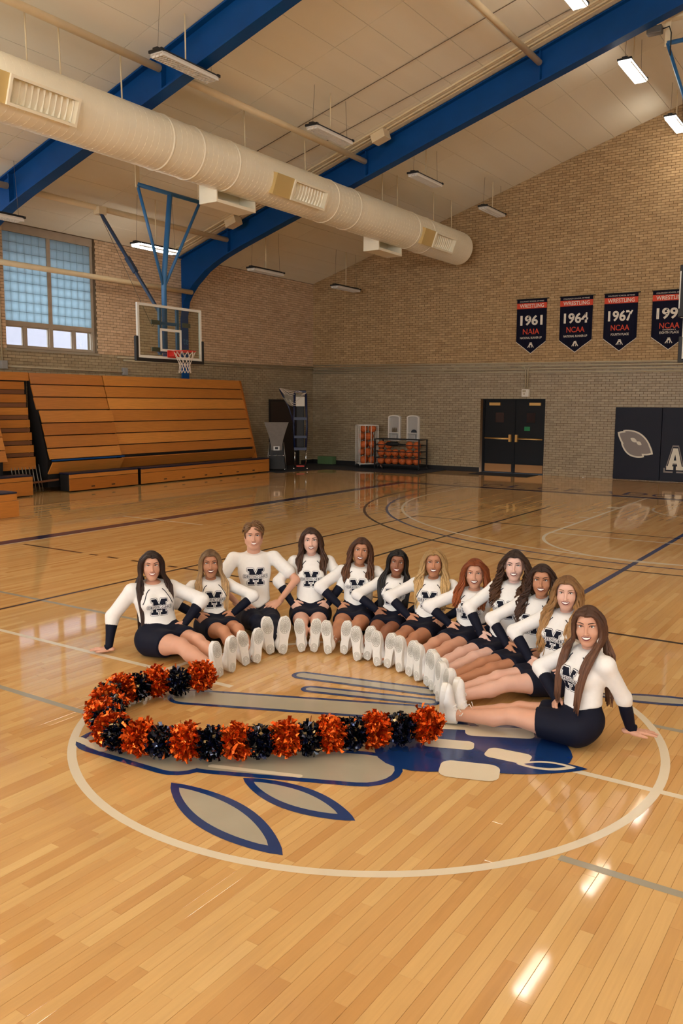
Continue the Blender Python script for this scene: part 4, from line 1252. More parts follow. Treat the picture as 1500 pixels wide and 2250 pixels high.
# black ball cart
cart = empty('ball_cart', (-10.1, 18.30, 0), R(2), 'low black ball rack cart full of orange basketballs', 'ball cart')
hx, hy = 0.76, 0.27
for sx in (-1, 1):
    for sy in (-1, 1):
        q = MB(); q.bar((sx*hx, sy*hy, 0.09), (sx*hx, sy*hy, 0.94), 0.035); q.build('post', M_BLK, cart)
        q = MB(); q.lathe([(0.001, 0), (0.03, 0.012), (0.036, 0.036), (0.03, 0.06), (0.001, 0.072)], 10, (sx*hx, sy*hy, 0.016)); q.build('castor', M_BLK, cart)
for z in (0.16, 0.36, 0.56, 0.76, 0.93):
    for sy in (-1, 1):
        q = MB(); q.bar((-hx, sy*hy, z), (hx, sy*hy, z), 0.024); q.build('rail', M_BLK, cart)
    for sx in (-1, 1):
        q = MB(); q.bar((sx*hx, -hy, z), (sx*hx, hy, z), 0.024); q.build('rail', M_BLK, cart)
q = MB(); q.box(-hx, hx, -hy, hy, 0.13, 0.15); q.build('shelf', M_BLK, cart)
lz = ['bottom', 'middle', 'top']
for k in range(3):
    for i in range(6):
        if k == 2 and i in (2, 3): continue
        z = 0.272+0.2425*k
        ball(-10.1-0.62+0.248*i, 18.30-0.11+0.02*(i % 2), z, 'basketball in the black cart, %s row, %s from the left' % (lz[k], ['first', 'second', 'third', 'fourth', 'fifth', 'sixth'][i]), 'basketballs in the black cart')
q = MB(); q.lathe([(0.001, -0.05), (0.14, -0.04), (0.21, 0.0), (0.14, 0.05), (0.001, 0.06)], 18)
bag = q.build('ball_bag', mat('bag_black', srgb(14, 13, 13), 0.75, noise=.2), loc=(-10.23, 18.02, 0.79)); bag.scale = (1.25, 0.55, 1.3); tag(bag, 'black cloth bag draped over the front of the ball cart', 'bag')
q = MB(); q.bar((-0.02, 0, 0.12), (0.06, 0, 0.0), 0.03, 0.02)
tl = q.build('hand_pump', M_CHROME, loc=(-10.55, 17.9, 0.022)); tag(tl, 'small metallic hand pump leaning under the ball cart', 'pump')
q = MB(); q.tube([(-0.02, 0, 0.12), (-0.04, 0, 0.15)], 0.012, 6); q.build('pump_handle', M_BLK, tl)
# white arched wall niches
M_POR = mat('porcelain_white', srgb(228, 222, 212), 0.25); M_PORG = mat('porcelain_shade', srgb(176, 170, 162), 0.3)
for i, (xc, lab) in enumerate(((-10.63, 'left white arched wall niche holding small bottles above the cart'), (-9.96, 'right white arched wall niche holding dark cloths above the cart'))):
    nb_ = empty('wall_niche', (xc, YB-0.012, 0.86), 0, lab, 'wall niche', 'white wall niches')
    w, h = 0.21, 0.80
    outer = [(-w, 0), (w, 0), (w, h-0.06)]+[(w*math.cos(t), h-0.06+0.06*math.sin(t)) for t in np.linspace(0.2, math.pi-0.2, 9)]+[(-w, h-0.06)]
    wi = w-0.035
    q = MB()
    V = []; F = []
    inner = [(-wi, 0.03), (wi, 0.03), (wi, h-0.08)]+[(wi*math.cos(t), h-0.085+0.05*math.sin(t)) for t in np.linspace(0.2, math.pi-0.2, 9)]+[(-wi, h-0.08)]
    nn = len(outer)
    for (p, yy) in ((outer, 0.0), (outer, -0.10), (inner, -0.10), (inner, -0.01)):
        V += [(x, yy, z) for x, z in p]
    for s in range(3):
        for k in range(nn): F.append((s*nn+k, s*nn+(k+1) % nn, (s+1)*nn+(k+1) % nn, (s+1)*nn+k))
    q.add(V, F); q.build('surround', M_POR, nb_)
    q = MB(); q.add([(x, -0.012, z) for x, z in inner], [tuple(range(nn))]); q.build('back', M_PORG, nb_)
    q = MB(); q.box(-wi, wi, -0.14, -0.01, 0.24, 0.262); q.build('ledge', M_POR, nb_)
    q = MB(); q.box(-0.09, 0.09, -0.09, -0.015, 0.06, 0.2); q.build('basin', M_PORG, nb_, bevel=0.02)
    if i == 0:
        for j, x in enumerate((-0.06, 0.0, 0.06)):
            q = MB(); q.lathe([(0.001, 0), (0.022, 0), (0.022, 0.10), (0.008, 0.13), (0.008, 0.15), (0.001, 0.15)], 8)
            o = q.build('small_bottle', mat('bottle_mix', srgb(120, 100, 76), 0.4), loc=(xc+x, YB-0.085, 0.86+0.2625)); tag(o, 'small bottle on the left wall niche ledge, %s of three' % ['left', 'middle', 'right'][j], 'bottle', 'bottles in the niche')
    else:
        q = MB(); q.lathe([(0.001, 0), (0.09, 0.0), (0.08, 0.05), (0.04, 0.085), (0.001, 0.09)], 12)
        o = q.build('folded_cloth', mat('cloth_slate', srgb(54, 56, 62), 0.9), loc=(xc+0.03, YB-0.08, 0.86+0.2625)); o.scale = (1.1, 0.6, 1.1); tag(o, 'bundle of dark cloth on the right wall niche ledge', 'cloth')

# folded shooting machine: funnel cart
ma = empty('ball_feeder', (-12.80, 15.58, 0.0), R(37), 'folded ball feeder with grey fabric funnel beside the bleachers', 'ball feeder')
M_GREYF = mat('grey_fabric', srgb(120, 112, 104), 0.85, noise=0.1, nscale=12)
q = MB()
V = []; F = []
for (z, wx, wy, off) in ((1.45, 0.36, 0.16, 0.0), (1.25, 0.29, 0.15, 0.0), (0.95, 0.20, 0.13, 0.0), (0.62, 0.15, 0.10, 0.0)):
    V += [(off-wx, -wy, z), (off+wx, -wy, z), (off+wx, wy, z), (off-wx, wy, z)]
for i in range(3):
    for k in range(4): F.append((i*4+k, i*4+(k+1) % 4, i*4+4+(k+1) % 4, i*4+4+k))
F.append((12, 13, 14, 15)); F.append((0, 3, 2, 1))
q.add(V, F); q.build('funnel', M_GREYF, ma)
q = MB(); q.box(-0.09, 0.09, -0.125, -0.11, 0.62, 0.74); q.build('control_plate', mat('plate_white', srgb(220, 216, 210), 0.5), ma)
q = MB(); q.box(-0.045, 0.045, -0.132, -0.124, 0.65, 0.72); q.build('control_screen', M_BLK, ma)
q = MB(); q.prism([(-0.26, 0.06), (0.26, 0.06), (0.2, 0.75), (-0.2, 0.75)], 1, -0.10, 0.18); q.build('cabinet', M_BLK, ma, bevel=0.01)
for s in (-1, 1):
    q = MB(); q.tube([(s*0.29, -0.12, 0.05), (s*0.21, -0.12, 0.86)], 0.012, 6); q.build('side_rail', M_STEEL, ma)
    q = MB(); q.lathe([(0.001, 0), (0.03, 0.01), (0.035, 0.035), (0.03, 0.06), (0.001, 0.07)], 10, (s*0.24, -0.05, 0.016)); q.build('castor', M_CHROME, ma)
q = MB(); q.tube([(-0.2, -0.12, 0.46), (0.2, -0.12, 0.47)], 0.008, 6); q.build('cross_rail', M_STEEL, ma)
for x in (-0.2, 0.0, 0.2):
    q = MB(); q.lathe([(0.001, -0.02), (0.02, 0), (0.001, 0.02)], 8, (x, -0.13, 0.47)); q.build('knob', M_CHROME, ma)
# tall net rack
mb2 = empty('net_rack', (-12.45, 16.30, 0), R(37), 'tall navy folded net frame on chrome castors with white cords', 'net rack')
M_NAVYP = mat('navy_paint', srgb(22, 30, 62), 0.4)
for s in (-1, 1):
    q = MB(); q.tube([(s*0.17, 0, 0.62), (s*0.20, 0.02, 1.3), (s*0.17, 0, 2.30)], 0.035, 8); q.build('upright', M_NAVYP, mb2)
    q = MB(); q.tube([(s*0.17, 0, 0.07), (s*0.17, 0, 0.66)], 0.018, 8); q.build('chrome_leg', M_CHROME, mb2)
    for u in (-1, 1):
        q = MB(); q.lathe([(0.001, 0), (0.03, 0.01), (0.035, 0.035), (0.03, 0.06), (0.001, 0.07)], 10, (s*0.2, u*0.16, 0.016)); q.build('castor', M_CHROME, mb2)
    q = MB(); q.bar((s*0.2, -0.22, 0.095), (s*0.2, 0.22, 0.095), 0.03); q.build('foot', M_BLK, mb2)
q = MB(); q.tube([(-0.17, 0, 2.28), (-0.16, 0, 2.36), (0.16, 0, 2.36), (0.17, 0, 2.28)], 0.035, 8); q.build('top_hoop', M_NAVYP, mb2)
for z in (0.64, 1.0, 1.55):
    q = MB(); q.box(-0.19, 0.19, -0.04, 0.04, z-0.04, z+0.04); q.build('cross_plate', M_NAVYP, mb2)
q = MB(); q.box(-0.12, 0.12, 0.05, 0.14, 0.68, 1.95); q.build('pack', M_BLK, mb2, bevel=0.02)
q = MB(); q.box(-0.13, 0.13, -0.055, -0.045, 1.92, 2.2); q.build('notice_sheet', mat('paper_white', srgb(214, 206, 192), 0.8), mb2)
q = MB(); q.tube([(-0.16, 0.0, 1.3), (-0.35, 0.02, 1.9), (-0.62, 0.04, 2.42)], 0.022, 7); q.build('net_arm', M_NAVYP, mb2)
q = MB(); q.box(-0.12, 0.12, -0.06, 0.06, 0.10, 0.14); q.build('red_brake', mat('brake_red', srgb(190, 50, 30), 0.5), mb2)
# gathered netting
cr_ = np.random.RandomState(9)
for i in range(9):
    q = MB(); t0 = i/8
    P = [(-0.62+0.8*u, 0.03+0.12*math.sin(7*u+i)+0.03*cr_.randn(), 2.46-0.12*u-(0.32+0.16*cr_.rand())*math.sin(math.pi*u)*t0-0.02*cr_.rand()) for u in np.linspace(0, 1, 14)]
    q.tube(P, 0.008, 4); q.build('net_cord', M_NET, mb2)
q = MB(); V = []; F = []
for i in range(9):
    u = i/8
    for j in range(5):
        V.append((-0.55+0.66*u, 0.03+0.05*math.sin(5*u+j), 2.36-0.1*u-j*0.10*math.sin(math.pi*(0.12+0.8*u))))
for i in range(8):
    for j in range(4): F.append((i*5+j, i*5+j+1, i*5+j+6, i*5+j+5))
q.add(V, F, True); q.build('net_bunch', mat('net_shade', srgb(130, 120, 104), 0.9), mb2)
# ------------------------------------------------------------ implicit surfaces for bodies and clothes
def smin(a, b, k):
    h = np.clip(0.5+0.5*(b-a)/k, 0, 1)
    return b*(1-h)+a*h-k*h*(1-h)
class Field:
    def __init__(s): s.p = []
    def cone(s, a, b, ra, rb, k=0.02, flat=None):
        a = np.array(a, np.float32); b = np.array(b, np.float32)
        d = b-a; L2 = float(d @ d)+1e-9
        def f(P):
            v = P-a
            t = np.clip((v @ d)/L2, 0, 1)
            w = v-t[..., None]*d
            if flat is not None:
                n, fac = flat; n = np.asarray(n, np.float32)
                w = w+(w @ n)[..., None]*n*(1/fac-1)
            r = ra+(rb-ra)*t
            return np.sqrt((w*w).sum(-1))-r
        m = max(ra, rb)
        s.p.append((f, np.minimum(a, b)-m, np.maximum(a, b)+m, k, 1)); return s
    def ell(s, c, r, k=0.02, rot=None, sub=False):
        c = np.array(c, np.float32); r = np.array(r, np.float32)
        def f(P):
            v = P-c
            if rot is not None: v = v @ rot
            k0 = np.sqrt(((v/r)**2).sum(-1)); k1 = np.sqrt(((v/(r*r))**2).sum(-1))+1e-6
            return k0*(k0-1)/k1
        m = float(r.max())
        s.p.append((f, c-m, c+m, k, -1 if sub else 1)); return s
    def clip(s, fn):
        s.p.append((fn, None, None, 0.004, 0)); return s
    def at(s, P):
        P = np.asarray(P, np.float32); F = np.full(P.shape[:-1], 9.0, np.float32)
        for f, lo, hi, k, m in s.p:
            d = f(P)
            F = smin(F, d, k) if m == 1 else -smin(-F, d, k) if m == -1 else np.maximum(F, d)
        return F
    def mesh(s, h):
        lo = np.min([p[1] for p in s.p if p[4] == 1], 0)-3*h; hi = np.max([p[2] for p in s.p if p[4] == 1], 0)+3*h
        n = np.ceil((hi-lo)/h).astype(int)+1
        ax = [lo[i]+h*np.arange(n[i], dtype=np.float32) for i in range(3)]
        F = np.full(tuple(n), 9.0, np.float32)
        for f, l, u, k, m in s.p:
            if m == 0:
                sel = np.where(np.abs(F) < 0.2)
                P = np.stack([ax[i][sel[i]] for i in range(3)], -1)
                F[sel] = np.maximum(F[sel], f(P)); continue
            mg = k+2.5*h
            i0 = np.clip(np.floor((l-mg-lo)/h).astype(int), 0, n-1); i1 = np.clip(np.ceil((u+mg-lo)/h).astype(int)+1, 1, n)
            sl = tuple(slice(a, b) for a, b in zip(i0, i1))
            G = np.stack(np.meshgrid(*[ax[i][sl[i]] for i in range(3)], indexing='ij'), -1)
            d = f(G)
            F[sl] = smin(F[sl], d, k) if m == 1 else -smin(-F[sl], d, k)
        return surface_net(F, lo, h)

def surface_net(F, o, h):
    S = F < 0
    c = np.zeros(tuple(d-1 for d in F.shape), np.int8)
    for dx in (0, 1):
        for dy in (0, 1):
            for dz in (0, 1):
                c += S[dx:F.shape[0]-1+dx, dy:F.shape[1]-1+dy, dz:F.shape[2]-1+dz]
    I = np.argwhere((c > 0) & (c < 8))
    vid = np.full(c.shape, -1, np.int32); vid[tuple(I.T)] = np.arange(len(I))
    acc = np.zeros((len(I), 3)); cnt = np.zeros(len(I))
    for a in range(3):
        for p in (0, 1):
            for q in (0, 1):
                b, d = [x for x in range(3) if x != a]
                A = I.copy(); A[:, b] += p; A[:, d] += q
                B = A.copy(); B[:, a] += 1
                fa = F[tuple(A.T)]; fb = F[tuple(B.T)]
                m = (fa < 0) != (fb < 0)
                t = np.where(m, fa/np.where(m, fa-fb, 1), 0)
                pt = A.astype(float); pt[:, a] += t
                acc[m] += pt[m]; cnt[m] += 1
    V = o+h*acc/np.maximum(cnt, 1)[:, None]
    Fc = []
    for a in range(3):
        b, d = [(1, 2), (2, 0), (0, 1)][a]
        sl0 = [slice(None)]*3; sl1 = [slice(None)]*3
        sl0[a] = slice(0, -1); sl1[a] = slice(1, None)
        s0 = S[tuple(sl0)]; s1 = S[tuple(sl1)]
        E = np.argwhere(s0 != s1)
        E = E[(E[:, b] > 0) & (E[:, d] > 0) & (E[:, b] < F.shape[b]-1) & (E[:, d] < F.shape[d]-1)]
        ins = S[tuple(E.T)]
        q = []
        for db, dd in ((-1, -1), (0, -1), (0, 0), (-1, 0)):
            C = E.copy(); C[:, b] += db; C[:, d] += dd
            q.append(vid[tuple(C.T)])
        q = np.stack(q, 1); q[~ins] = q[~ins][:, ::-1]
        Fc.append(q)
    Fc = np.concatenate(Fc); Fc = Fc[(Fc >= 0).all(1)]
    return V, Fc

def join(parts):
    V = []; F = []; b = 0
    for v, f in parts:
        V.append(v); F.append(np.asarray(f)+b); b += len(v)
    return np.concatenate(V), np.concatenate(F)
def unit(v): v = np.array(v, float); return v/np.linalg.norm(v)
def rotz(a): c, s = math.cos(a), math.sin(a); return np.array([[c, -s, 0], [s, c, 0], [0, 0, 1.0]])
def rotx(a): c, s = math.cos(a), math.sin(a); return np.array([[1.0, 0, 0], [0, c, -s], [0, s, c]])
def roty(a): c, s = math.cos(a), math.sin(a); return np.array([[c, 0, s], [0, 1.0, 0], [-s, 0, c]])

# ------------------------------------------------------------ head (x right, y forward, z up, centre of the skull at the origin)
def head_field(male=False):
    f = Field(); j = 1.06 if male else 1.0
    f.ell((0, -0.016, 0.032), (0.073, 0.092, 0.084), 0.02)
    f.ell((0, 0.020, -0.026), ((0.0580 if not male else 0.063), 0.067, 0.078), 0.03)
    f.ell((0, 0.054, -0.093), ((0.019 if not male else 0.026), 0.022, 0.020), 0.028)
    for s in (-1, 1):
        f.cone((s*(0.048 if not male else 0.059), -0.002, -0.052), (s*(0.014 if not male else 0.022), 0.052, -0.092), 0.014 if not male else 0.017, 0.014 if not male else 0.017, 0.03)
        f.ell((s*0.034, 0.052, -0.028), (0.024, 0.022, 0.022), 0.025)
        f.ell((s*0.030, 0.073, 0.027), (0.026, 0.012, 0.008), 0.012)
    f.ell((0, 0.062, 0.050), (0.045, 0.028, 0.03), 0.03)
    f.cone((0, 0.083, 0.016), (0, 0.101, -0.027), 0.0062, 0.0085, 0.009)
    f.ell((0, 0.104, -0.031), (0.0095, 0.0085, 0.0085), 0.006)
    for s in (-1, 1):
        f.ell((s*0.0115, 0.093, -0.034), (0.0075, 0.0085, 0.0065), 0.006)
    f.ell((0, 0.078, -0.060), (0.027, 0.014, 0.014), 0.015)
    for s in (-1, 1):
        f.ell((s*0.031, 0.0935, 0.011), (0.016, 0.014, 0.0105), 0.012, sub=True)
        f.ell((s*0.0755, -0.010, -0.008), (0.008, 0.017, 0.030), 0.008)
    f.cone((0, -0.030, -0.055), (0, -0.036, -0.185), 0.043 if not male else 0.056, 0.046 if not male else 0.060, 0.014)
    return f
HF = {m: head_field(m) for m in (False, True)}
HMESH = {m: HF[m].mesh(0.0042) for m in (False, True)}
_hy = np.linspace(0.13, 0.02, 111)
def face_y(x, z, male):
    P = np.stack([np.full(111, x), _hy, np.full(111, z)], 1)
    d = HF[male].at(P); i = int(np.argmax(d < 0))
    return float(_hy[i])

def tube_arr(P, r, n=6):
    q = MB(); q.tube(P, r, n); return q

def face_parts(male, body, Mh, brow_m, lip_m, smile):
    """eyes, brows, lips and teeth in head space, placed with the head matrix"""
    key = ('face', male, smile)
    if key not in _fc:
        L = {}
        for s in (-1, 1):
            x = s*0.031; y = face_y(x, 0.011, male)
            q = MB(); q.lathe([(0.0130*math.sin(a), -0.0082*math.cos(a)) for a in np.linspace(0.01, math.pi-0.01, 9)], 14)
            V = np.array(q.V) @ np.array([[1, 0, 0], [0, 1, 0], [0, 0, 1]])
            q.V = [(x+v[0]*1.06, y-0.0042+v[1]*0.62, 0.011+v[2]*0.98) for v in V]
            L['eye%d' % s] = q
            q = MB(); q.lathe([(0.0062*math.sin(a), -0.0058*math.cos(a)) for a in np.linspace(0.01, math.pi-0.01, 7)], 12)
            q.V = [(x+v[0], y+0.0012+v[1]*0.55, 0.0115+v[2]) for v in q.V]
            L['iris%d' % s] = q
            P = []
            for u in np.linspace(-1, 1, 9):
                xx = x+s*0.0155*u; zz_ = 0.011+0.0082*(1-u*u)+0.0012*u
                P.append((xx, face_y(xx, zz_, male)+0.0025*(1-0.3*u*u), zz_))
            L['lash%d' % s] = tube_arr(P, [0.0007]+[0.0019]*7+[0.001], 5)
            P = []
            for u in np.linspace(-1, 1, 9):
                xx = x+s*(0.002+0.0205*u); zz_ = 0.0305+0.0045*(1-(u-0.25)**2)+(0.0 if not male else -0.002)
                P.append((xx, face_y(xx, zz_, male)+0.001, zz_))
            w = 0.0028 if not male else 0.0034
            L['brow%d' % s] = tube_arr(P, [w*0.8]+[w]*5+[w*0.75, w*0.5, w*0.2], 5)
        zc = -0.0575; w = 0.0275 if not male else 0.026
        gap = 0.0068 if smile else 0.0008
        def lip(sign, rad):
            P = []; rr = []
            for u in np.linspace(-1, 1, 13):
                xx = w*u; zz_ = zc+0.0085*u*u+sign*(gap*(1-u*u)+0.0016)+(0.0012*math.cos(u*3.0*math.pi)*(1-abs(u)) if sign > 0 else 0)
                P.append((xx, face_y(xx, zz_, male)+0.0012, zz_)); rr.append(max(rad*(1-u**4)**0.5, 0.0012))
            return tube_arr(P, rr, 7)
        L['lip1'] = lip(1, 0.0031); L['lip-1'] = lip(-1, 0.0040)
        V = []; F = []
        for u in np.linspace(-0.86, 0.86, 11):
            xx = w*u
            for t in (-1, 1):
                zz_ = zc+0.0085*u*u+t*gap*(1-u*u)*0.95
                V.append((xx, face_y(xx, zz_, male)+0.0024, zz_))
        for i in range(10): F.append((2*i, 2*i+2, 2*i+3, 2*i+1))
        q = MB(); q.add(V, F, True); L['teeth'] = q
        _fc[key] = L
    L = _fc[key]
    names = {'eye': 'eye', 'iris': 'iris', 'lash': 'eyelashes', 'brow': 'eyebrow', 'lip': 'lip', 'teeth': 'teeth'}
    ms = {'eye': mat('eye_white', srgb(232, 226, 220), 0.25), 'iris': mat('iris_dark', srgb(44, 32, 24), 0.15), 'lash': mat('lash_dark', srgb(26, 18, 16), 0.6), 'brow': brow_m, 'lip': lip_m, 'teeth': mat('teeth_white', srgb(240, 234, 224), 0.25)}
    for kk, q in L.items():
        base = kk.rstrip('-1')
        if base == 'teeth' and not smile: continue
        o = q.build(names[base], ms[base], body)
        o.matrix_local = Mh
_fc = {}

# ------------------------------------------------------------ hands (x along the fingers, z back of the hand, y to the thumb; right hand)
def hand_mesh(curl, spread, flat):
    f = Field()
    kn = [(0.086, 0.031, 0.002), (0.091, 0.010, 0.004), (0.087, -0.012, 0.003), (0.078, -0.032, 0.0)]
    Ls = [0.068, 0.077, 0.071, 0.056]
    f.cone((-0.03, 0, 0), (0.02, 0, 0), 0.025, 0.026, 0.012, flat=((0, 0, 1), 0.72))
    for (x, y, z) in kn:
        f.cone((0.015, y*0.55, 0), (x, y, z), 0.0165, 0.0118, 0.014, flat=((0, 0, 1), 0.85))
    for i, (k_, L) in enumerate(zip(kn, Ls)):
        p = np.array(k_); a = curl*0.5; sp = (1.5-i)*spread
        for j, (fr, r0, r1) in enumerate(((0.45, 0.0095, 0.0085), (0.31, 0.0085, 0.0078), (0.24, 0.0078, 0.0062))):
            d = np.array((math.cos(a)*math.cos(sp), math.cos(a)*math.sin(sp), -math.sin(a)))
            e = p+d*L*fr
            f.cone(p, e, r0, r1, 0.005); p = e; a += curl*(0.55 if j == 0 else 0.4)
    t = [(0.012, 0.020, -0.006), (0.042, 0.046, -0.012 if not flat else -0.006), (0.066, 0.058, -0.018 if not flat else -0.008), (0.088, 0.064, -0.022 if not flat else -0.01)]
    f.cone(t[0], t[1], 0.015, 0.0125, 0.012); f.cone(t[1], t[2], 0.0115, 0.010, 0.004); f.cone(t[2], t[3], 0.010, 0.0075, 0.004)
    return f.mesh(0.0036)
HANDS = {'hip': hand_mesh(0.55, 0.09, False), 'floor': hand_mesh(0.10, 0.16, True)}
def place_hand(kind, right, W, d, b, sc=1.0):
    V, F = HANDS[kind]
    V = V.copy()*sc
    if not right: V[:, 1] *= -1; F = F[:, ::-1]
    x = unit(d); z = np.array(b, float); z = unit(z-x*(z @ x)); y = np.cross(z, x)
    return V @ np.array([x, y, z])+np.array(W), F

# ------------------------------------------------------------ shoe (y to the toe, z up out of the sole, heel at the origin)
def shoe_meshes():
    f = Field()
    f.ell((0, 0.195, 0.040), (0.043, 0.072, 0.036), 0.03)
    f.cone((0, 0.15, 0.045), (0, 0.07, 0.072), 0.038, 0.040, 0.03)
    f.ell((0, 0.048, 0.055), (0.037, 0.048, 0.055), 0.03)
    f.cone((0, 0.055, 0.07), (0, 0.047, 0.112), 0.040, 0.039, 0.02)
    f.clip(lambda P: 0.022-P[..., 2]); f.clip(lambda P: P[..., 2]-(0.112-0.10*(P[..., 1]-0.05)))
    up = f.mesh(0.0055)
    def half(t):
        # half width of the sole along its length, inner and outer side
        w = np.interp(t, [0, 0.015, 0.04, 0.08, 0.14, 0.25, 0.40, 0.55, 0.70, 0.83, 0.91, 0.96, 0.985, 1.0], [0.010, 0.018, 0.025, 0.030, 0.0335, 0.0345, 0.034, 0.039, 0.0455, 0.043, 0.036, 0.027, 0.019, 0.010])
        return w
    L = 0.278
    ts = np.linspace(0, 1, 26)
    out = [(half(t)*(1.0+0.0*t), -0.006+L*t) for t in ts]+[(-half(t)*(0.96-0.10*math.exp(-((t-0.38)/0.14)**2)), -0.006+L*t) for t in ts[::-1][1:-1]]
    n = len(out); V = []; F = []
    for z, sc in ((0.0, 0.95), (0.004, 1.0), (0.026, 1.03), (0.034, 1.0)):
        cx, cy = 0, L/2
        V += [(x*sc, cy+(y-cy)*(1-(1-sc)*0.35), z+0.006*max(0, (y-0.2)/0.08)) for x, y in out]
    for s in range(3):
        for k_ in range(n): F.append((s*n+k_, s*n+(k_+1) % n, (s+1)*n+(k_+1) % n, (s+1)*n+k_))
    F.append(tuple(range(n-1, -1, -1))); F.append(tuple(range(3*n, 4*n)))
    sole = MB(); sole.add(V, F)
    tread = MB()
    for (cy, ry, rx, cnt) in ((0.205, 0.058, 0.036, 4), (0.035, 0.032, 0.025, 3)):
        for i in range(cnt):
            s = 1-i/(cnt+0.3)
            tread.tube([(rx*s*math.cos(a), cy+ry*s*math.sin(a), -0.0005+0.006*max(0, (cy+ry*s*math.sin(a)-0.2)/0.08)) for a in np.linspace(0, 2*math.pi, 21)[:-1]], 0.0022, 4, closed=True)
    for k_ in range(6):
        a = math.pi*k_/6
        tread.tube([(0.036*math.cos(a)*t, 0.205+0.056*math.sin(a)*t, -0.0003+0.006*max(0, (0.205+0.056*math.sin(a)*t-0.2)/0.08)) for t in (-0.95, -0.3, 0.3, 0.95)], 0.0016, 4)
    lace = MB()
    for i, y in enumerate((0.155, 0.132, 0.110, 0.088)):
        z = 0.083+0.014*i
        lace.tube([(-0.026, y-0.006, z-0.011), (0, y, z+0.002), (0.026, y-0.006, z-0.011)], 0.003, 5)
    for s in (-1, 1):
        lace.tube([(0, 0.088, 0.130), (s*0.022, 0.098, 0.150), (s*0.044, 0.090, 0.146), (s*0.036, 0.080, 0.132), (0, 0.086, 0.130)], 0.0026, 5)
        lace.tube([(0, 0.086, 0.130), (s*0.018, 0.10, 0.138), (s*0.030, 0.125, 0.122)], 0.0024, 5)
    return up, sole, tread, lace
SHOE = shoe_meshes()
M_SHOE = mat('shoe_white', srgb(238, 234, 230), 0.5, noise=0.04, nscale=30); M_SOLE = mat('sole_white', srgb(226, 220, 212), 0.6, noise=0.08, nscale=25)
M_TREAD = mat('tread_grey', srgb(188, 180, 168), 0.7); M_LACE = mat('lace_white', srgb(240, 236, 230), 0.7)
_shoe_me = {}
def shoe(parent, F0, splay, tilt, side, sc):
    if not _shoe_me:
        _shoe_me['u'] = mesh('shoe', SHOE[0][0], SHOE[0][1], True); _shoe_me['u'].materials.append(M_SHOE)
    o = bpy.data.objects.new('shoe', _shoe_me['u']); link(o, parent)
    y = np.array((0, math.sin(tilt), math.cos(tilt))); z = np.array((0, -math.cos(tilt), math.sin(tilt))); x = np.cross(y, z)
    Rm = roty(splay) @ np.stack([x, y, z], 1)
    m4 = Matrix([[*(Rm[i]*sc), 0] for i in range(3)]+[[0, 0, 0, 1]])
    m4.translation = Vector((F0[0], F0[1], 0.007*sc+0.018*abs(math.sin(splay))+0.004))
    if side < 0:
        m4 = m4 @ Matrix.Diagonal((-1, 1, 1, 1))
    o.matrix_local = m4
    for nm, k_, m_ in (('sole', 1, M_SOLE), ('tread', 2, M_TREAD), ('lace', 3, M_LACE)):
        if nm not in _shoe_me:
            c = SHOE[k_].build(nm, m_, o); _shoe_me[nm] = c.data; SHOE[k_].sm
        else:
            c = bpy.data.objects.new(nm, _shoe_me[nm]); link(c, o)
        if nm != 'sole': c['kind'] = 'stuff'
    return o

# ------------------------------------------------------------ chest emblem: block letter with the team word across it
def raster(me, w, h, W, H, px):
    """boolean grid (rows v, cols u) of a text mesh scaled to w x h inside a W x H field"""
    fit_text(me, w, h)
    me.calc_loop_triangles()
    V = np.array([v.co[:2] for v in me.vertices]); T = [tuple(t.vertices) for t in me.loop_triangles]
    nu, nv = int(W/px), int(H/px)
    U, Vv = np.meshgrid((np.arange(nu)+0.5)*px-W/2, (np.arange(nv)+0.5)*px-H/2)
    G = np.zeros((nv, nu), bool)
    for t in T:
        a, b, c = V[list(t)]
        d = (b[0]-a[0])*(c[1]-a[1])-(b[1]-a[1])*(c[0]-a[0])
        if abs(d) < 1e-12: continue
        l1 = ((b[0]-U)*(c[1]-Vv)-(b[1]-Vv)*(c[0]-U))/d
        l2 = ((c[0]-U)*(a[1]-Vv)-(c[1]-Vv)*(a[0]-U))/d
        G |= (l1 >= 0) & (l2 >= 0) & (l1+l2 <= 1)
    return G
def dilate(G, r):
    out = G.copy(); n = int(math.ceil(r))
    for dy in range(-n, n+1):
        for dx in range(-n, n+1):
            if dx*dx+dy*dy <= r*r:
                out |= np.roll(np.roll(G, dy, 0), dx, 1)
    return out
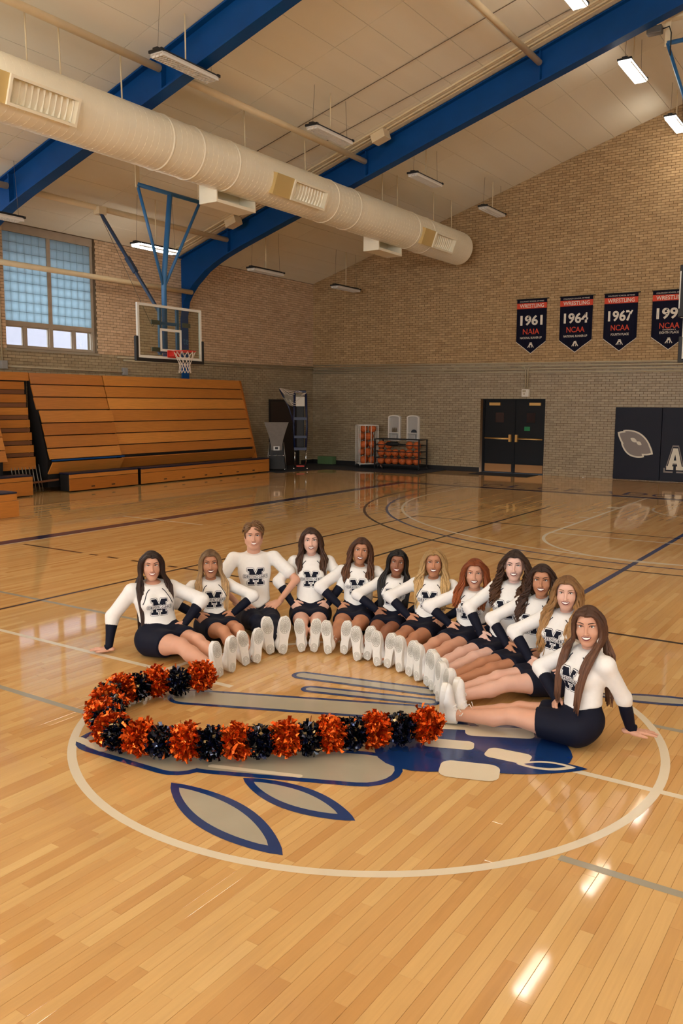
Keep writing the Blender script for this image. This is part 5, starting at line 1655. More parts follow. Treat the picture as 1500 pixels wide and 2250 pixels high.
def chest_emblem():
    px = 0.00135; W, H = 0.20, 0.15
    nu, nv = int(W/px), int(H/px)
    U, V = np.meshgrid((np.arange(nu)+0.5)*px-W/2, (np.arange(nv)+0.5)*px-H/2)
    u = U/0.105+0.5; v = V/0.105+0.5
    def R_(a, b, c, d): return (u >= a) & (u <= b) & (v >= c) & (v <= d)
    Mg = R_(0.10, 0.32, 0, 1) | R_(0.68, 0.90, 0, 1) | R_(0, 0.42, 0, 0.17) | R_(0.58, 1, 0, 0.17) | R_(0, 0.3, 0.83, 1) | R_(0.7, 1, 0.83, 1)
    for s in (-1, 1):
        uc = 0.5+s*0.30*(v-0.30)/0.70
        Mg |= (np.abs(u-uc) < 0.145) & (v > 0.28) & (v <= 1) & (u > 0.0) & (u < 1.0)
    tg = raster(text_mesh('OREDIGGERS', 1.0, 0.012), 0.158, 0.022, W, H, px)
    tg = np.roll(tg, int(-0.002/px), 0)
    L = np.zeros(Mg.shape, int)
    L[dilate(Mg, 0.0068/px)] = 1; L[dilate(Mg, 0.0047/px)] = 2; L[Mg] = 1
    L[dilate(tg, 0.0050/px)] = 1; L[dilate(tg, 0.0036/px)] = 2; L[tg] = 1
    vs_ = np.argwhere(L > 0)
    idx = {}; P = []; F = []; mi = []
    for r, c in vs_:
        q = []
        for dr, dc in ((0, 0), (0, 1), (1, 1), (1, 0)):
            k_ = (r+dr, c+dc)
            if k_ not in idx:
                idx[k_] = len(P); P.append((k_[1]*px-W/2, k_[0]*px-H/2))
            q.append(idx[k_])
        F.append(q); mi.append(L[r, c]-1)
    return np.array(P), np.array(F), np.array(mi)
EMB = chest_emblem()

# ------------------------------------------------------------ hair
def catmull(C, n):
    C = np.array(C, float); C = np.concatenate([[2*C[0]-C[1]], C, [2*C[-1]-C[-2]]])
    m = len(C)-3; out = []
    for t in np.linspace(0, m-1e-6, n):
        i = int(t); u = t-i; p0, p1, p2, p3 = C[i:i+4]
        out.append(0.5*((2*p1)+(-p0+p2)*u+(2*p0-5*p1+4*p2-p3)*u*u+(-p0+3*p1-3*p2+p3)*u**3))
    return np.array(out)
def hair_mesh(st, Mh, N, tr, tf, seed):
    """locks as tapered tubes from the parting over the skull and down; returns arrays"""
    r = np.random.RandomState(seed)
    A = np.array(Mh)[:3, :3]; t0 = np.array(Mh)[:3, 3]
    H2L = lambda p: A @ np.array(p)+t0
    up = np.array((0, 0, 1.0))
    locks = []
    part = st.get('part', 0.0)
    ns = st.get('n', 46)
    for s in (-1, 1):
        for i in range(ns):
            u = (i+0.5)/ns+0.02*r.randn()
            u = min(max(u, 0.0), 1.0)
            yp = 0.082-0.175*u
            zp = 0.118-0.9*(yp+0.015)**2/0.1*0.55-0.010*u
            root = (part*(1-u)-s*0.005, yp, zp+0.003)
            # over the side of the skull
            y1 = 0.062-0.150*u; side = (part*0.5+s*(0.052+0.006*r.rand()), y1, 0.092-0.03*abs(u-0.3))
            if u < 0.25: side = (part*0.5+s*(0.040+0.004*r.rand()), 0.084-0.12*u, 0.078+0.05*u)
            y2 = 0.046-0.135*u
            wx = (0.084+0.010*r.rand()+st.get('vol', 0)) * math.sqrt(max(0.05, 1-((y2+0.016)/0.108)**2)) if u > 0.25 else 0.070+0.010*r.rand()+0.03*u+st.get('vol', 0)
            if u < 0.25: y2 = 0.066-0.11*u
            ear = (s*wx, y2-0.012, 0.020+0.012*r.randn()*0.3)
            jaw = (s*(wx*0.98+0.004+st.get('vol', 0)*0.6), y2-0.022, -0.070)
            front = u < st.get('front', 0.55)
            lo_len = st['len']*(0.90+0.16*r.rand())
            fx = 0.075+0.055*r.rand() if front else 0.02+0.08*r.rand()
            sh = N+s*tr*(fx+0.012)+tf*((0.070+0.02*r.rand()) if front else -(0.075+0.02*r.rand()))+up*(-0.005)
            ch = N+s*tr*(fx)+tf*((0.128+0.012*r.rand()) if front else -0.105)-up*lo_len*0.5
            en = N+s*tr*(fx*0.95)+tf*((0.140+0.012*r.rand()) if front else -0.115)-up*lo_len
            pts = [H2L(root), H2L(side), H2L(ear), H2L(jaw), sh]
            if lo_len > 0.10: pts += [ch]
            pts += [en]
            P = catmull(pts, st.get('seg', 16))
            w = st.get('wave', 0.0)
            if w:
                ph = r.rand()*6.28; fr = st.get('freq', 3.0)
                tt = np.linspace(0, 1, len(P))
                amp = w*np.clip((tt-0.22)/0.3, 0, 1)
                P = P+np.outer(amp*np.sin(ph+tt*fr*6.28), s*tr)+np.outer(amp*0.8*np.cos(ph+tt*fr*6.28), tf)
            m = len(P); tt = np.linspace(0, 1, m)
            rad = (0.0085+0.003*r.rand())*np.clip(1.15-0.25*tt, 0, 1)*np.where(tt > 0.75, np.clip((1-tt)/0.25, 0.12, 1)**0.6, 1)*st.get('thick', 1.0)
            locks.append((P, rad))
    return locks
def locks_to_mesh(locks, n=5):
    q = MB(); T = []
    for P, rad in locks:
        b = len(q.V); q.tube(P, rad, n, caps=True)
        T += list(np.repeat(np.linspace(0, 1, len(P)), n))
    return q.V, q.F, T
def cap_mesh(Mh, st, male=False):
    A = np.array(Mh)[:3, :3]; t0 = np.array(Mh)[:3, 3]
    nu, nv = 36, 22
    V = []; ok = []
    rx, ry, rz = 0.0795+st.get('vol', 0)*0.4, 0.0995, 0.0945
    for j in range(nv+1):
        th = math.pi*0.80*j/nv
        for i in range(nu):
            ph = 2*math.pi*i/nu
            d = np.array((math.sin(th)*math.cos(ph), math.sin(th)*math.sin(ph), math.cos(th)))
            p = np.array((d[0]*rx, -0.016+d[1]*ry, 0.030+d[2]*rz))
            V.append(p)
            line_ = 0.085-0.50*abs(p[0]-st.get('part', 0)*0.5)-(0.0 if not male else 0.002)
            ok.append((p[2] > line_ if p[1] > 0.022 else p[2] > -0.055-0.5*max(0, p[1])) or (p[1] <= 0.0 and p[2] > -0.07))
    F = []
    for j in range(nv):
        for i in range(nu):
            q = (j*nu+i, (j+1)*nu+i, (j+1)*nu+(i+1) % nu, j*nu+(i+1) % nu)
            if all(ok[k_] for k_ in q): F.append(q)
    V = [A @ v+t0 for v in V]
    return V, F, [0.05]*len(V)

# ------------------------------------------------------------ the squad
M_TOPW = mat('uniform_white', srgb(236, 232, 228), 0.6, noise=0.03, nscale=40, bump=0.05, bscale=25)
M_NAVY = mat('uniform_navy', srgb(9, 13, 32), 0.7, spec=0.2, noise=0.1, nscale=20)
M_TRIM = mat('uniform_trim', srgb(12, 16, 36), 0.6)
def ik(S, W, a, b, pole):
    S = np.array(S, float); W = np.array(W, float); d = W-S; L = np.linalg.norm(d)
    if L > (a+b)*0.995: W = S+d/L*(a+b)*0.995; d = W-S; L = np.linalg.norm(d)
    u = d/L; x = (a*a-b*b+L*L)/(2*L); h = math.sqrt(max(a*a-x*x, 0))
    p = np.array(pole, float); p = p-u*(p @ u); p /= np.linalg.norm(p)
    return S+u*x+p*h, W

def person(idx, P):
    label = P['label']
    f0, f1 = np.array(P['feet'][0]), np.array(P['feet'][1]); fm = (f0+f1)/2
    hd = np.array(P['head'])
    leg = P.get('leg', 0.86); sc = P.get('sc', 1.0); gb = P.get('girth', 1.0); male = P.get('male', False)
    d = unit(fm-hd[:2]); hip = fm-d*leg
    rz = math.atan2(-d[0], d[1])
    root = empty('person', (hip[0], hip[1], 0.0), rz, label, 'person', 'seated spirit squad')
    Rl = rotz(-rz)
    loc = lambda p: Rl @ (np.array([p[0], p[1], p[2] if len(p) > 2 else 0.0])-np.array([hip[0], hip[1], 0]))
    T = loc(hd); camL = loc(CAM)
    fl = sorted([loc(f0), loc(f1)], key=lambda q: q[0])        # left (-x) then right (+x)
    hs = P.get('hs', 1.0)
    cam_yaw = math.atan2(-(camL-T)[0], (camL-T)[1])
    ty = cam_yaw*P.get('turn', 0.45); hy_ = cam_yaw*P.get('look', 0.92)
    tr = np.array((math.cos(ty), math.sin(ty), 0)); tf = np.array((-math.sin(ty), math.cos(ty), 0)); up = np.array((0, 0, 1.0))
    Rh = rotz(hy_) @ rotx(P.get('nod', 0.05)) @ roty(P.get('tilt', 0.0))
    Mh = Matrix([[*(Rh[i]*hs), T[i]] for i in range(3)]+[[0, 0, 0, 1]])
    N = T+Rh @ np.array((0, -0.032, -0.158))*hs
    N = N*np.array((1, 1, 1)); 
    S0 = np.array((0, -0.02, 0.145))
    S1 = S0+(N-S0)*0.36+tf*0.012; S2 = S0+(N-S0)*0.70+tf*0.006
    sw = (0.158 if not male else 0.185)*sc
    SH = {s: N+s*tr*sw-up*0.040 for s in (-1, 1)}
    # legs
    HIP = {s: np.array((s*0.088*gb, 0.01, 0.108)) for s in (-1, 1)}
    ANK = {}; KNE = {}
    shs = 1.0 if not male else 1.12
    for s, F0 in ((-1, fl[0]), (1, fl[1])):
        ANK[s] = np.array((F0[0], F0[1]-0.100*shs, 0.066*shs))
        k_ = HIP[s]*0.5+ANK[s]*0.5; k_[2] = P.get('knee', 0.125); k_[0] += s*P.get('kout', 0.0)
        KNE[s] = k_
    def legs(f, g, inf, full=True, k=0.02, frac=1.0):
        for s in (-1, 1):
            m = HIP[s]*0.5+KNE[s]*0.5
            f.cone(HIP[s], m, 0.090*g+inf, 0.077*g+inf, k)
            if frac >= 1: f.cone(m, KNE[s], 0.077*g+inf, 0.054*g+inf, k)
            if full:
                f.ell(KNE[s]+np.array((0, 0.005, 0.008)), (0.047*g+inf, 0.055*g+inf, 0.046*g+inf), k)
                c = KNE[s]*0.66+ANK[s]*0.34-up*0.010
                f.cone(KNE[s], c, 0.048*g+inf, 0.054*g+inf, k); f.cone(c, ANK[s], 0.054*g+inf, 0.034+inf, k)
                f.cone(ANK[s], ANK[s]+np.array((0, 0.05, -0.005)), 0.034+inf*0.5, 0.036, 0.02)
    def torso(f, g, inf, k=0.04, bust=True):
        f.ell(S0+np.array((0, -0.005, 0.0)), (0.158*g+inf, 0.120*g+inf, 0.108+inf), k)
        f.cone(S0+up*0.03, S1, 0.138*g+inf, 0.112*g+inf, k, flat=(tf, 0.80))
        f.cone(S1, S2, 0.112*g+inf, 0.128*g*(1 if not male else 1.12)+inf, k, flat=(tf, 0.76))
        f.cone(S2, S2+(N-S2)*0.45, 0.128*g+inf, 0.108*g+inf, k, flat=(tf, 0.72))
        f.cone(SH[-1], SH[1], 0.046*sc+inf, 0.046*sc+inf, 0.05)
        f.cone(N-up*0.05, N+up*0.012, 0.070+inf, 0.046+inf, 0.04)
        if bust and not male:
            for s in (-1, 1):
                f.ell(S2+tf*0.072*g+s*tr*0.060-up*0.012, (0.058*g+inf, 0.056*g+inf, 0.060*g+inf), 0.03)
    # arms
    ua, fa = (0.262*sc, 0.235*sc) if not male else (0.30, 0.265)
    EL = {}; WR = {}; hands = []
    for s in (-1, 1):
        h = P.get('armL' if s < 0 else 'armR', 'hip')
        if isinstance(h, tuple):
            W = loc((h[0], h[1], 0.055)); pole = s*tr*0.5-tf*0.9+up*0.2
            E, W = ik(SH[s], W, ua, fa, pole)
            hands.append(('floor', s > 0, W-up*0.022, unit(loc((h[2], h[3], 0.0))-W)*np.array((1, 1, 0.0))+np.array((0, 0, -0.05)), up))
        elif h == 'thigh':
            W = HIP[s]*0.72+KNE[s]*0.28+up*0.13+np.array((s*0.10, 0, 0)); E, W = ik(SH[s], W, ua, fa, s*tr*1.0+tf*0.1)
            hands.append(('hip', s > 0, W, unit(np.array((-s*0.75, 0.65, -0.18))), unit(np.array((s*0.3, 0.2, 1.0)))))
        else:
            W = S0+s*tr*(0.155*gb+0.012)+tf*0.075+up*0.085
            E, W = ik(SH[s], W, ua, fa, s*tr*1.0+tf*P.get('elf', 0.25)+up*0.05)
            hands.append(('hip', s > 0, W, unit(-s*tr*0.62+tf*0.62-up*0.42), unit(s*tr*0.55+tf*0.55+up*0.55)))
        EL[s], WR[s] = E, W
    # ---- body: one continuous skin mesh
    f = Field(); legs(f, gb, 0.0); torso(f, gb*0.94, -0.008)
    for s in (-1, 1):
        f.cone(SH[s], EL[s], 0.043*gb, 0.036, 0.025); f.cone(EL[s], WR[s], 0.036, 0.024, 0.012)
    f.clip(lambda p: 0.003-p[..., 2])
    bv, bf = f.mesh(0.0105)
    hv, hf = HMESH[male]
    parts = [(bv, bf), ((hv*hs) @ Rh.T+T, hf)]
    for kind, right, W, d_, b_ in hands:
        parts.append(place_hand(kind, right, W, d_, b_, 0.94 if not male else 1.08))
    V, F = join(parts)
    body = obj('body', mesh('body', V, F, True), P['skin'], root)
    face_parts(male, body, Mh, P['brow'], P['lip'], P.get('smile', True))
    # ---- top
    f = Field(); torso(f, gb, 0.006)
    for s in (-1, 1):
        if male: f.cone(SH[s], SH[s]*0.35+EL[s]*0.65, 0.058, 0.062, 0.03)
        else:
            f.cone(SH[s], EL[s], 0.052*gb, 0.048*gb, 0.03); f.cone(EL[s], EL[s]*0.82+WR[s]*0.18, 0.048*gb, 0.047*gb, 0.02)
    f.cone(N-up*0.02, N+up*0.052 if not male else N+up*0.02, 0.060 if not male else 0.064, 0.0505 if not male else 0.067, 0.012)
    nk = unit(T-N)
    cut = N+nk*(0.034 if not male else 0.022)+tf*0.0
    f.clip(lambda p: (p-cut.astype(np.float32)) @ unit(nk+tf*0.12).astype(np.float32))
    hz = S0[2]+(0.112 if not male else 0.095)
    def hem(p):
        x = (p-S0) @ tr; y = (p-S0) @ tf
        return (hz-np.where(y > 0, 0.055*np.clip(1-np.abs(x)/0.12, 0, 1), 0))-p[..., 2]+0.0
    keepmask = lambda p: np.where((np.abs((p-S0) @ tr) > 0.15*gb+0.03) & (p[..., 2] > 0.18), -1.0, hem(p))
    f.clip(keepmask)
    tv, tfc = f.mesh(0.0095)
    top = obj('top' if not male else 'shirt', mesh('top', tv, tfc, True), M_TOPW, root)
    bvh = BVHTree.FromPolygons([tuple(v) for v in tv], [tuple(q) for q in tfc])
    # emblem on the chest
    Pe, Fe, mi = EMB
    esc = P.get('esc', 1.22 if not male else 1.36)
    C = S2-up*0.030+tf*0.4+tr*0.0
    out = []
    last = 0.12
    for u_, v_ in Pe:
        o_ = C-tr*u_*esc+up*v_*esc
        hit = bvh.ray_cast(Vector(o_), Vector(-tf), 0.6)
        if hit[0] is not None: last = 0.4-hit[3]
        out.append(o_-tf*(0.4-last)+tf*0.0022)
    me = mesh('chest_emblem', np.array(out), Fe, True)
    me.materials.append(M_NAVY); me.materials.append(mat('emblem_white', srgb(240, 238, 236), 0.6))
    me.polygons.foreach_set('material_index', mi.astype(np.int32)); me.update()
    o = obj('chest_emblem', me, None, top)
    # navy piping at the arm seams
    if not male:
        for s in (-1, 1):
            pts = []
            for t in np.linspace(0, 0.72, 10):
                q0 = N+s*tr*(0.050+0.085*t**0.7)-up*(0.015+0.155*t)
                hit = bvh.ray_cast(Vector(q0+tf*0.4), Vector(-tf), 0.6)
                if hit[0] is not None:
                    hp = np.array(hit[0])+tf*0.001
                    if not pts or np.linalg.norm(hp-pts[-1]) < 0.035: pts.append(hp)
            if len(pts) > 3:
                q = MB(); q.tube(pts, 0.0038, 5); q.build('piping', M_TRIM, top)
    # ---- forearm sleeves
    if not male:
        for s in (-1, 1):
            a = EL[s]*0.90+WR[s]*0.10; dd = WR[s]-a
            hd_ = [h for h in hands if h[1] == (s > 0)][0]
            pts = [a+dd*t for t in (0, 0.25, 0.5, 0.75, 1.0)]+[WR[s]+dd*0.06+unit(hd_[3])*0.018]
            q = MB(); q.tube(pts, [0.039*gb, 0.041*gb, 0.039, 0.034, 0.031, 0.0325], 16); q.build('sleeve', M_NAVY, root)
    # ---- skirt or trousers
    f = Field()
    if male:
        f.ell(S0+np.array((0, -0.005, -0.01)), (0.172, 0.136, 0.118), 0.03); legs(f, 1.05, 0.014, True, 0.02)
        f.clip(lambda p: p[..., 2]-(S0[2]+0.12)); f.clip(lambda p: p[..., 1]-(ANK[1][1]+0.005))
        f.clip(lambda p: 0.002-p[..., 2]); nm = 'trousers'
    else:
        f.ell(S0+np.array((0, -0.005, -0.005)), (0.160*gb+0.004, 0.122*gb+0.004, 0.112), 0.04)
        f.cone(S0+up*0.03, S1+up*0.0, 0.138*gb, 0.112*gb, 0.03, flat=(tf, 0.81))
        for s in (-1, 1):
            m = HIP[s]*0.46+KNE[s]*0.54
            f.cone(HIP[s], m, 0.098*gb+0.006, 0.094*gb, 0.07)
        yh = P.get('hem', 0.235)
        f.clip(lambda p: p[..., 1]-yh-0.10*(p[..., 2]-0.1)); f.clip(lambda p: p[..., 2]-(S1[2]+0.03)); f.clip(lambda p: 0.002-p[..., 2]); nm = 'skirt'
    sv, sf = f.mesh(0.0105)
    obj(nm, mesh(nm, sv, sf, True), M_NAVY, root)
    # ---- shoes
    for s, F0 in ((-1, fl[0]), (1, fl[1])):
        shoe(root, F0, s*P.get('splay', 0.10)+P.get('lean', 0.0), P.get('ft', -0.06), s, shs)
    # ---- hair
    st = P['hair']
    if male:
        V, F, Tt = cap_mesh(Mh, st, True)
        q = MB(); q.V = [tuple(v) for v in V]; q.F = list(F); q.sm = [True]*len(F)
        r = np.random.RandomState(idx); A = Rh*hs; locks = []
        for i in range(110):
            a = r.rand()*2*math.pi; rr = math.sqrt(r.rand())
            x, y = 0.074*rr*math.cos(a), -0.016+0.094*rr*math.sin(a)
            z = 0.030+0.093*math.sqrt(max(0.0, 1-(x/0.081)**2-((y+0.016)/0.102)**2))
            sgn = 1 if x > 0.015 else -1
            p = np.array((x, y, z)); dirv = np.array((sgn*0.9, 0.25 if y > 0.03 else -0.5, -0.25))
            nrm = unit(np.array((x/0.08**2, (y+0.016)/0.1**2, (z-0.03)/0.094**2)))
            dirv = unit(dirv-nrm*(dirv @ nrm)); L = 0.045+0.02*r.rand()
            pts = [p-nrm*0.004, p+nrm*0.010+dirv*L*0.4, p+nrm*0.006+dirv*L*0.8-up*0.004, p+dirv*L-up*0.016]
            locks.append((np.array([A @ k_+T for k_ in catmull(pts, 7)]), np.array([0.006, 0.008, 0.008, 0.007, 0.006, 0.004, 0.0015])))
        for s in (-1, 1):
            for i in range(14):
                y = 0.02-0.085*i/13; p = np.array((s*0.073, y, 0.03)); pts = [p+np.array((0, 0.004, 0.02)), p+np.array((s*0.006, 0, 0)), p+np.array((s*0.003, -0.004, -0.03)), p+np.array((0, -0.006, -0.052))]
                locks.append((np.array([A @ k_+T for k_ in catmull(pts, 6)]), np.array([0.006, 0.007, 0.007, 0.006, 0.004, 0.0015])))
    else:
        locks = hair_mesh(st, Mh, N, tr, tf, 100+idx)
        V, F, Tt = cap_mesh(Mh, st)
    V2, F2, T2 = locks_to_mesh(locks)
    b = len(V); V = list(V)+list(V2); F = list(F)+[tuple(i+b for i in q) for q in F2]; Tt = list(Tt)+list(T2)
    obj('hair', mesh('hair', V, F, True, {'along': np.array(Tt)}), P['hairm'], root)
    return root

def skin(name, r, g, b): return mat('skin_'+name, srgb(r, g, b), 0.48, spec=0.4, noise=0.05, nscale=25, col2=srgb(r-8, g-14, b-14))
def hairm(name, c0, c1, rough=0.5): return mat('hair_'+name, srgb(*c0), rough, spec=0.3, col2=srgb(*c1), attr='along', noise=0.35, nscale=120, stretch=(1, 1, 0.12))
SK = {'fair': skin('fair', 224, 180, 160), 'light': skin('light', 210, 160, 134), 'tan': skin('tan', 188, 134, 102), 'brown': skin('brown', 150, 102, 76), 'pale': skin('pale', 228, 188, 172)}
LIP = {'wine': mat('lip_wine', srgb(110, 22, 30), 0.35), 'rose': mat('lip_rose', srgb(150, 62, 60), 0.4), 'male': mat('lip_natural', srgb(182, 112, 98), 0.5)}
BR = {'dark': mat('brow_dark', srgb(44, 28, 20), 0.8), 'brown': mat('brow_brown', srgb(84, 56, 36), 0.8), 'fair': mat('brow_fair', srgb(130, 96, 62), 0.8), 'red': mat('brow_red', srgb(124, 68, 36), 0.8)}
HM = {'dkbrown': hairm('dark_brown', (38, 22, 16), (56, 34, 24)), 'ombre': hairm('ombre', (92, 66, 44), (206, 168, 120)), 'male': hairm('light_brown', (104, 72, 44), (128, 92, 58)),
      'brunette': hairm('brunette', (56, 34, 22), (76, 48, 32)), 'chestnut': hairm('chestnut', (66, 38, 24), (98, 62, 40)), 'black': hairm('black', (16, 12, 12), (22, 17, 17), 0.42),
      'blonde': hairm('blonde', (150, 116, 72), (214, 176, 120)), 'red': hairm('copper', (120, 56, 22), (150, 78, 36)), 'curl1': hairm('dark_curl', (38, 22, 14), (84, 52, 30)),
      'curl2': hairm('brown_curl', (44, 26, 18), (70, 44, 30)), 'honey': hairm('honey', (112, 78, 46), (178, 134, 84)), 'brown': hairm('mid_brown', (70, 44, 30), (112, 76, 56))}
SQUAD = [
 dict(label='leftmost seated person in white top and navy skirt, one hand on the floor', feet=((-1.32, .10), (-1.32, .23)), head=(-2.271, .347, .70), skin=SK['light'], brow=BR['dark'], lip=LIP['rose'], hairm=HM['dkbrown'],
      hair=dict(len=.42, front=.66, part=0.0, n=58, vol=.004), armR=(-2.49, .07, -2.62, .02), girth=1.16, turn=.55, knee=.15, sc=1.04, tilt=0.0),
 dict(label='second seated person from the left, white top and navy skirt, hands on hips', feet=((-1.34, .42), (-1.31, .51)), head=(-2.161, .928, .64), skin=SK['tan'], brow=BR['brown'], lip=LIP['wine'], hairm=HM['ombre'],
      hair=dict(len=.26, front=.6, part=0.005, n=46), turn=.5, knee=.16, girth=.95, sc=.96),
 dict(label='third seated person from the left, white shirt and navy trousers, hands on thighs', feet=((-1.37, .76), (-1.29, .81)), head=(-2.113, 1.458, .815), skin=SK['light'], brow=BR['brown'], lip=LIP['male'], hairm=HM['male'], hair=dict(vol=0.0), male=True,
      armL='thigh', armR='thigh', turn=.5, knee=.14, leg=.92, hs=1.04),
 dict(label='fourth seated person from the left, white top and navy skirt, hands on hips', feet=((-1.20, .95), (-1.12, 1.0)), head=(-1.734, 1.824, .76), skin=SK['fair'], brow=BR['dark'], lip=LIP['wine'], hairm=HM['brunette'],
      hair=dict(len=.15, front=.35, wave=.010, freq=2.2, vol=.006, n=46), turn=.6, tilt=0.04),
 dict(label='fifth seated person from the left, white top and navy skirt, hands on hips', feet=((-.99, 1.02), (-.89, 1.09)), head=(-1.284, 1.976, .69), skin=SK['tan'], brow=BR['brown'], lip=LIP['wine'], hairm=HM['chestnut'],
      hair=dict(len=.15, front=.5, wave=.012, freq=2.2, vol=.008, n=46), turn=.6, tilt=-0.12, girth=1.03),
 dict(label='sixth seated person from the left, white top and navy skirt, hands on hips', feet=((-.70, 1.0), (-.65, 1.06)), head=(-.895, 1.963, .625), skin=SK['brown'], brow=BR['dark'], lip=LIP['rose'], hairm=HM['black'],
      hair=dict(len=.33, front=.66, n=50), turn=.5, girth=.92, sc=.92, tilt=-0.1, hs=.96),
 dict(label='seventh seated person from the left, white top and navy skirt, hands on hips', feet=((-.50, .97), (-.42, .98)), head=(-.534, 1.959, .665), skin=SK['tan'], brow=BR['fair'], lip=LIP['wine'], hairm=HM['blonde'],
      hair=dict(len=.22, front=.6, wave=.016, freq=2.6, vol=.008, n=46), turn=.55, girth=.97),
 dict(label='eighth seated person from the left, white top and navy skirt, hands on hips', feet=((-.29, .94), (-.19, .90)), head=(-.086, 1.818, .645), skin=SK['light'], brow=BR['red'], lip=LIP['wine'], hairm=HM['red'],
      hair=dict(len=.11, front=.5, wave=.014, freq=2.0, vol=.010, n=46), turn=.5, girth=1.0, sc=.96),
 dict(label='ninth seated person from the left, white top and navy skirt, hands on hips', feet=((-.08, .83), (.02, .78)), head=(.288, 1.729, .765), skin=SK['pale'], brow=BR['dark'], lip=LIP['wine'], hairm=HM['curl1'],
      hair=dict(len=.16, front=.5, wave=.022, freq=4.5, vol=.014, n=48, seg=26, thick=.85), turn=.45, girth=.97),
 dict(label='tenth seated person from the left, white top and navy skirt, hands on hips', feet=((.10, .71), (.17, .64)), head=(.586, 1.527, .72), skin=SK['tan'], brow=BR['dark'], lip=LIP['wine'], hairm=HM['curl2'],
      hair=dict(len=.20, front=.55, wave=.017, freq=5.0, vol=.006, n=46, seg=26, thick=.8), turn=.45, girth=.95),
 dict(label='eleventh seated person from the left, white top and navy skirt, hands on hips', feet=((.24, .53), (.31, .47)), head=(.875, 1.235, .715), skin=SK['fair'], brow=BR['fair'], lip=LIP['wine'], hairm=HM['honey'],
      hair=dict(len=.27, front=.6, wave=.016, freq=3.2, vol=.004, n=48, part=.012), turn=.45, girth=.97),
 dict(label='rightmost seated person nearest the camera, white top and navy skirt, hand on floor', feet=((.42, .22), (.45, .30)), head=(1.28, .416, .72), skin=SK['light'], brow=BR['dark'], lip=LIP['wine'], hairm=HM['brown'],
      hair=dict(len=.32, front=.6, n=50, part=.004), armL=(1.52, .60, 1.66, .66), turn=.45, leg=.83, girth=.98, tilt=0.06),
]
PEOPLE = [person(i, p_) for i, p_ in enumerate(SQUAD)]
# ------------------------------------------------------------ foil pom-poms
def pom_mesh(seed, m):
    r = np.random.RandomState(seed)
    V = []; F = []
    n = 560; Rr = 0.118
    for i in range(n):
        z = 1-2*(i+0.5)/n; a = i*2.39996
        d = np.array((math.sqrt(1-z*z)*math.cos(a), math.sqrt(1-z*z)*math.sin(a), z))+0.25*r.randn(3); d /= np.linalg.norm(d)
        t = np.cross(d, r.randn(3)); t /= np.linalg.norm(t); n2 = np.cross(d, t)
        L = Rr*(0.80+0.28*r.rand()); w = 0.0085+0.005*r.rand()
        b = len(V); bend = 0.35*r.randn()
        p = d*0.02; tw = 0.0
        for k, s in enumerate((0.0, 0.45, 0.75, 1.0)):
            ang = tw+s*1.4*r.randn()*0.5
            side = t*math.cos(ang)+n2*math.sin(ang)
            c = d*(0.02+(L-0.02)*s)+n2*bend*0.05*s*s+0.011*s*r.randn(3)
            V += [c-side*w*(0.6+0.5*s), c+side*w*(0.6+0.5*s)]
        for k in range(3): F.append((b+2*k, b+2*k+1, b+2*k+3, b+2*k+2))
    me = mesh('foil_strips', V, np.array(F))
    me.materials.append(m)
    return me
M_ORF = mat('foil_orange', srgb(184, 66, 12), 0.24, metal=0.8, col2=srgb(228, 106, 30), rnd_island=1)
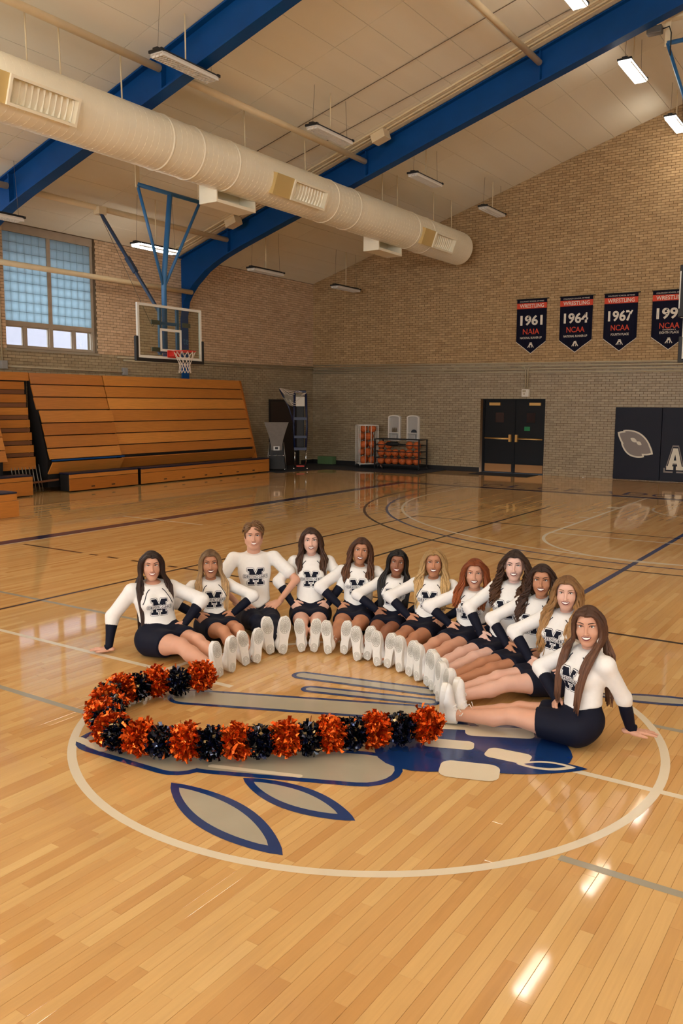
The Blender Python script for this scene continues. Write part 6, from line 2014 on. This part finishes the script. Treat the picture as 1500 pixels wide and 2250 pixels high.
def black_foil():
    m = mat('foil_black', srgb(14, 14, 22), 0.2, metal=0.55)
    nt = m.node_tree; b = nt.nodes['Principled BSDF']
    g = nt.nodes.new('ShaderNodeNewGeometry'); cr = nt.nodes.new('ShaderNodeValToRGB'); cr.color_ramp.interpolation = 'CONSTANT'
    e = cr.color_ramp.elements; e[0].color = srgb(14, 14, 20); e[1].position = 0.55; e[1].color = srgb(20, 26, 56)
    for p, c in ((0.82, (16, 16, 22)), (0.90, (190, 160, 110)), (0.935, (190, 90, 30)), (0.96, (150, 160, 190)), (0.985, (14, 14, 20))):  # gold, orange and pale steps paint glints into the black foil colour
        k = cr.color_ramp.elements.new(p); k.color = srgb(*c)
    nt.links.new(g.outputs['Random Per Island'], cr.inputs['Fac']); nt.links.new(cr.outputs[0], b.inputs['Base Color'])
    return m
M_BKF = black_foil()
PM = {'o': [pom_mesh(s, M_ORF) for s in (1, 2, 3)], 'b': [pom_mesh(s, M_BKF) for s in (4, 5, 6)]}
core = MB(); core.lathe([(0.06*math.sin(a), -0.06*math.cos(a)) for a in np.linspace(0.01, math.pi-0.01, 9)], 12)
CORE = {}
ch = [(-1.23, -.21), (-1.31, -.36), (-1.41, -.46), (-1.45, -.60), (-1.48, -.71), (-1.45, -.83), (-1.38, -.93), (-1.27, -1.00), (-1.21, -1.10), (-1.10, -1.16), (-1.00, -1.22), (-.90, -1.245), (-.76, -1.22), (-.64, -1.17), (-.51, -1.11),
      (-.39, -1.03), (-.28, -.94), (-.17, -.86), (-.07, -.76), (.02, -.66), (.10, -.56), (.19, -.46), (.28, -.35), (.39, -.24), (.50, -.13)]
nth = ['first', 'second', 'third', 'fourth', 'fifth', 'sixth', 'seventh', 'eighth', 'ninth', 'tenth', 'eleventh', 'twelfth', 'thirteenth']
for i, (x, y) in enumerate(ch):
    k = 'o' if i % 2 == 0 else 'b'
    sc = 1.0 if k == 'o' else 0.90
    o = empty('pom_pom', (x, y, 0.105*sc+0.012), 0, ('orange' if k == 'o' else 'black')+' foil pom-pom in the floor arc, %s %s one from the back-left end' % (nth[i//2], 'orange' if k == 'o' else 'black'), 'pom-pom', 'pom-poms laid in an arc')
    o.rotation_euler = (wr.rand()*0.5, wr.rand()*0.5, wr.rand()*6.28)
    o.scale = (0.90*sc, 0.90*sc, 0.86*sc)
    f_ = bpy.data.objects.new('foil_strips', PM[k][i % 3]); link(f_, o)
    if k not in CORE:
        c_ = core.build('core', M_ORF if k == 'o' else M_BKF, o); CORE[k] = c_.data
    else:
        c_ = bpy.data.objects.new('core', CORE[k]); link(c_, o)
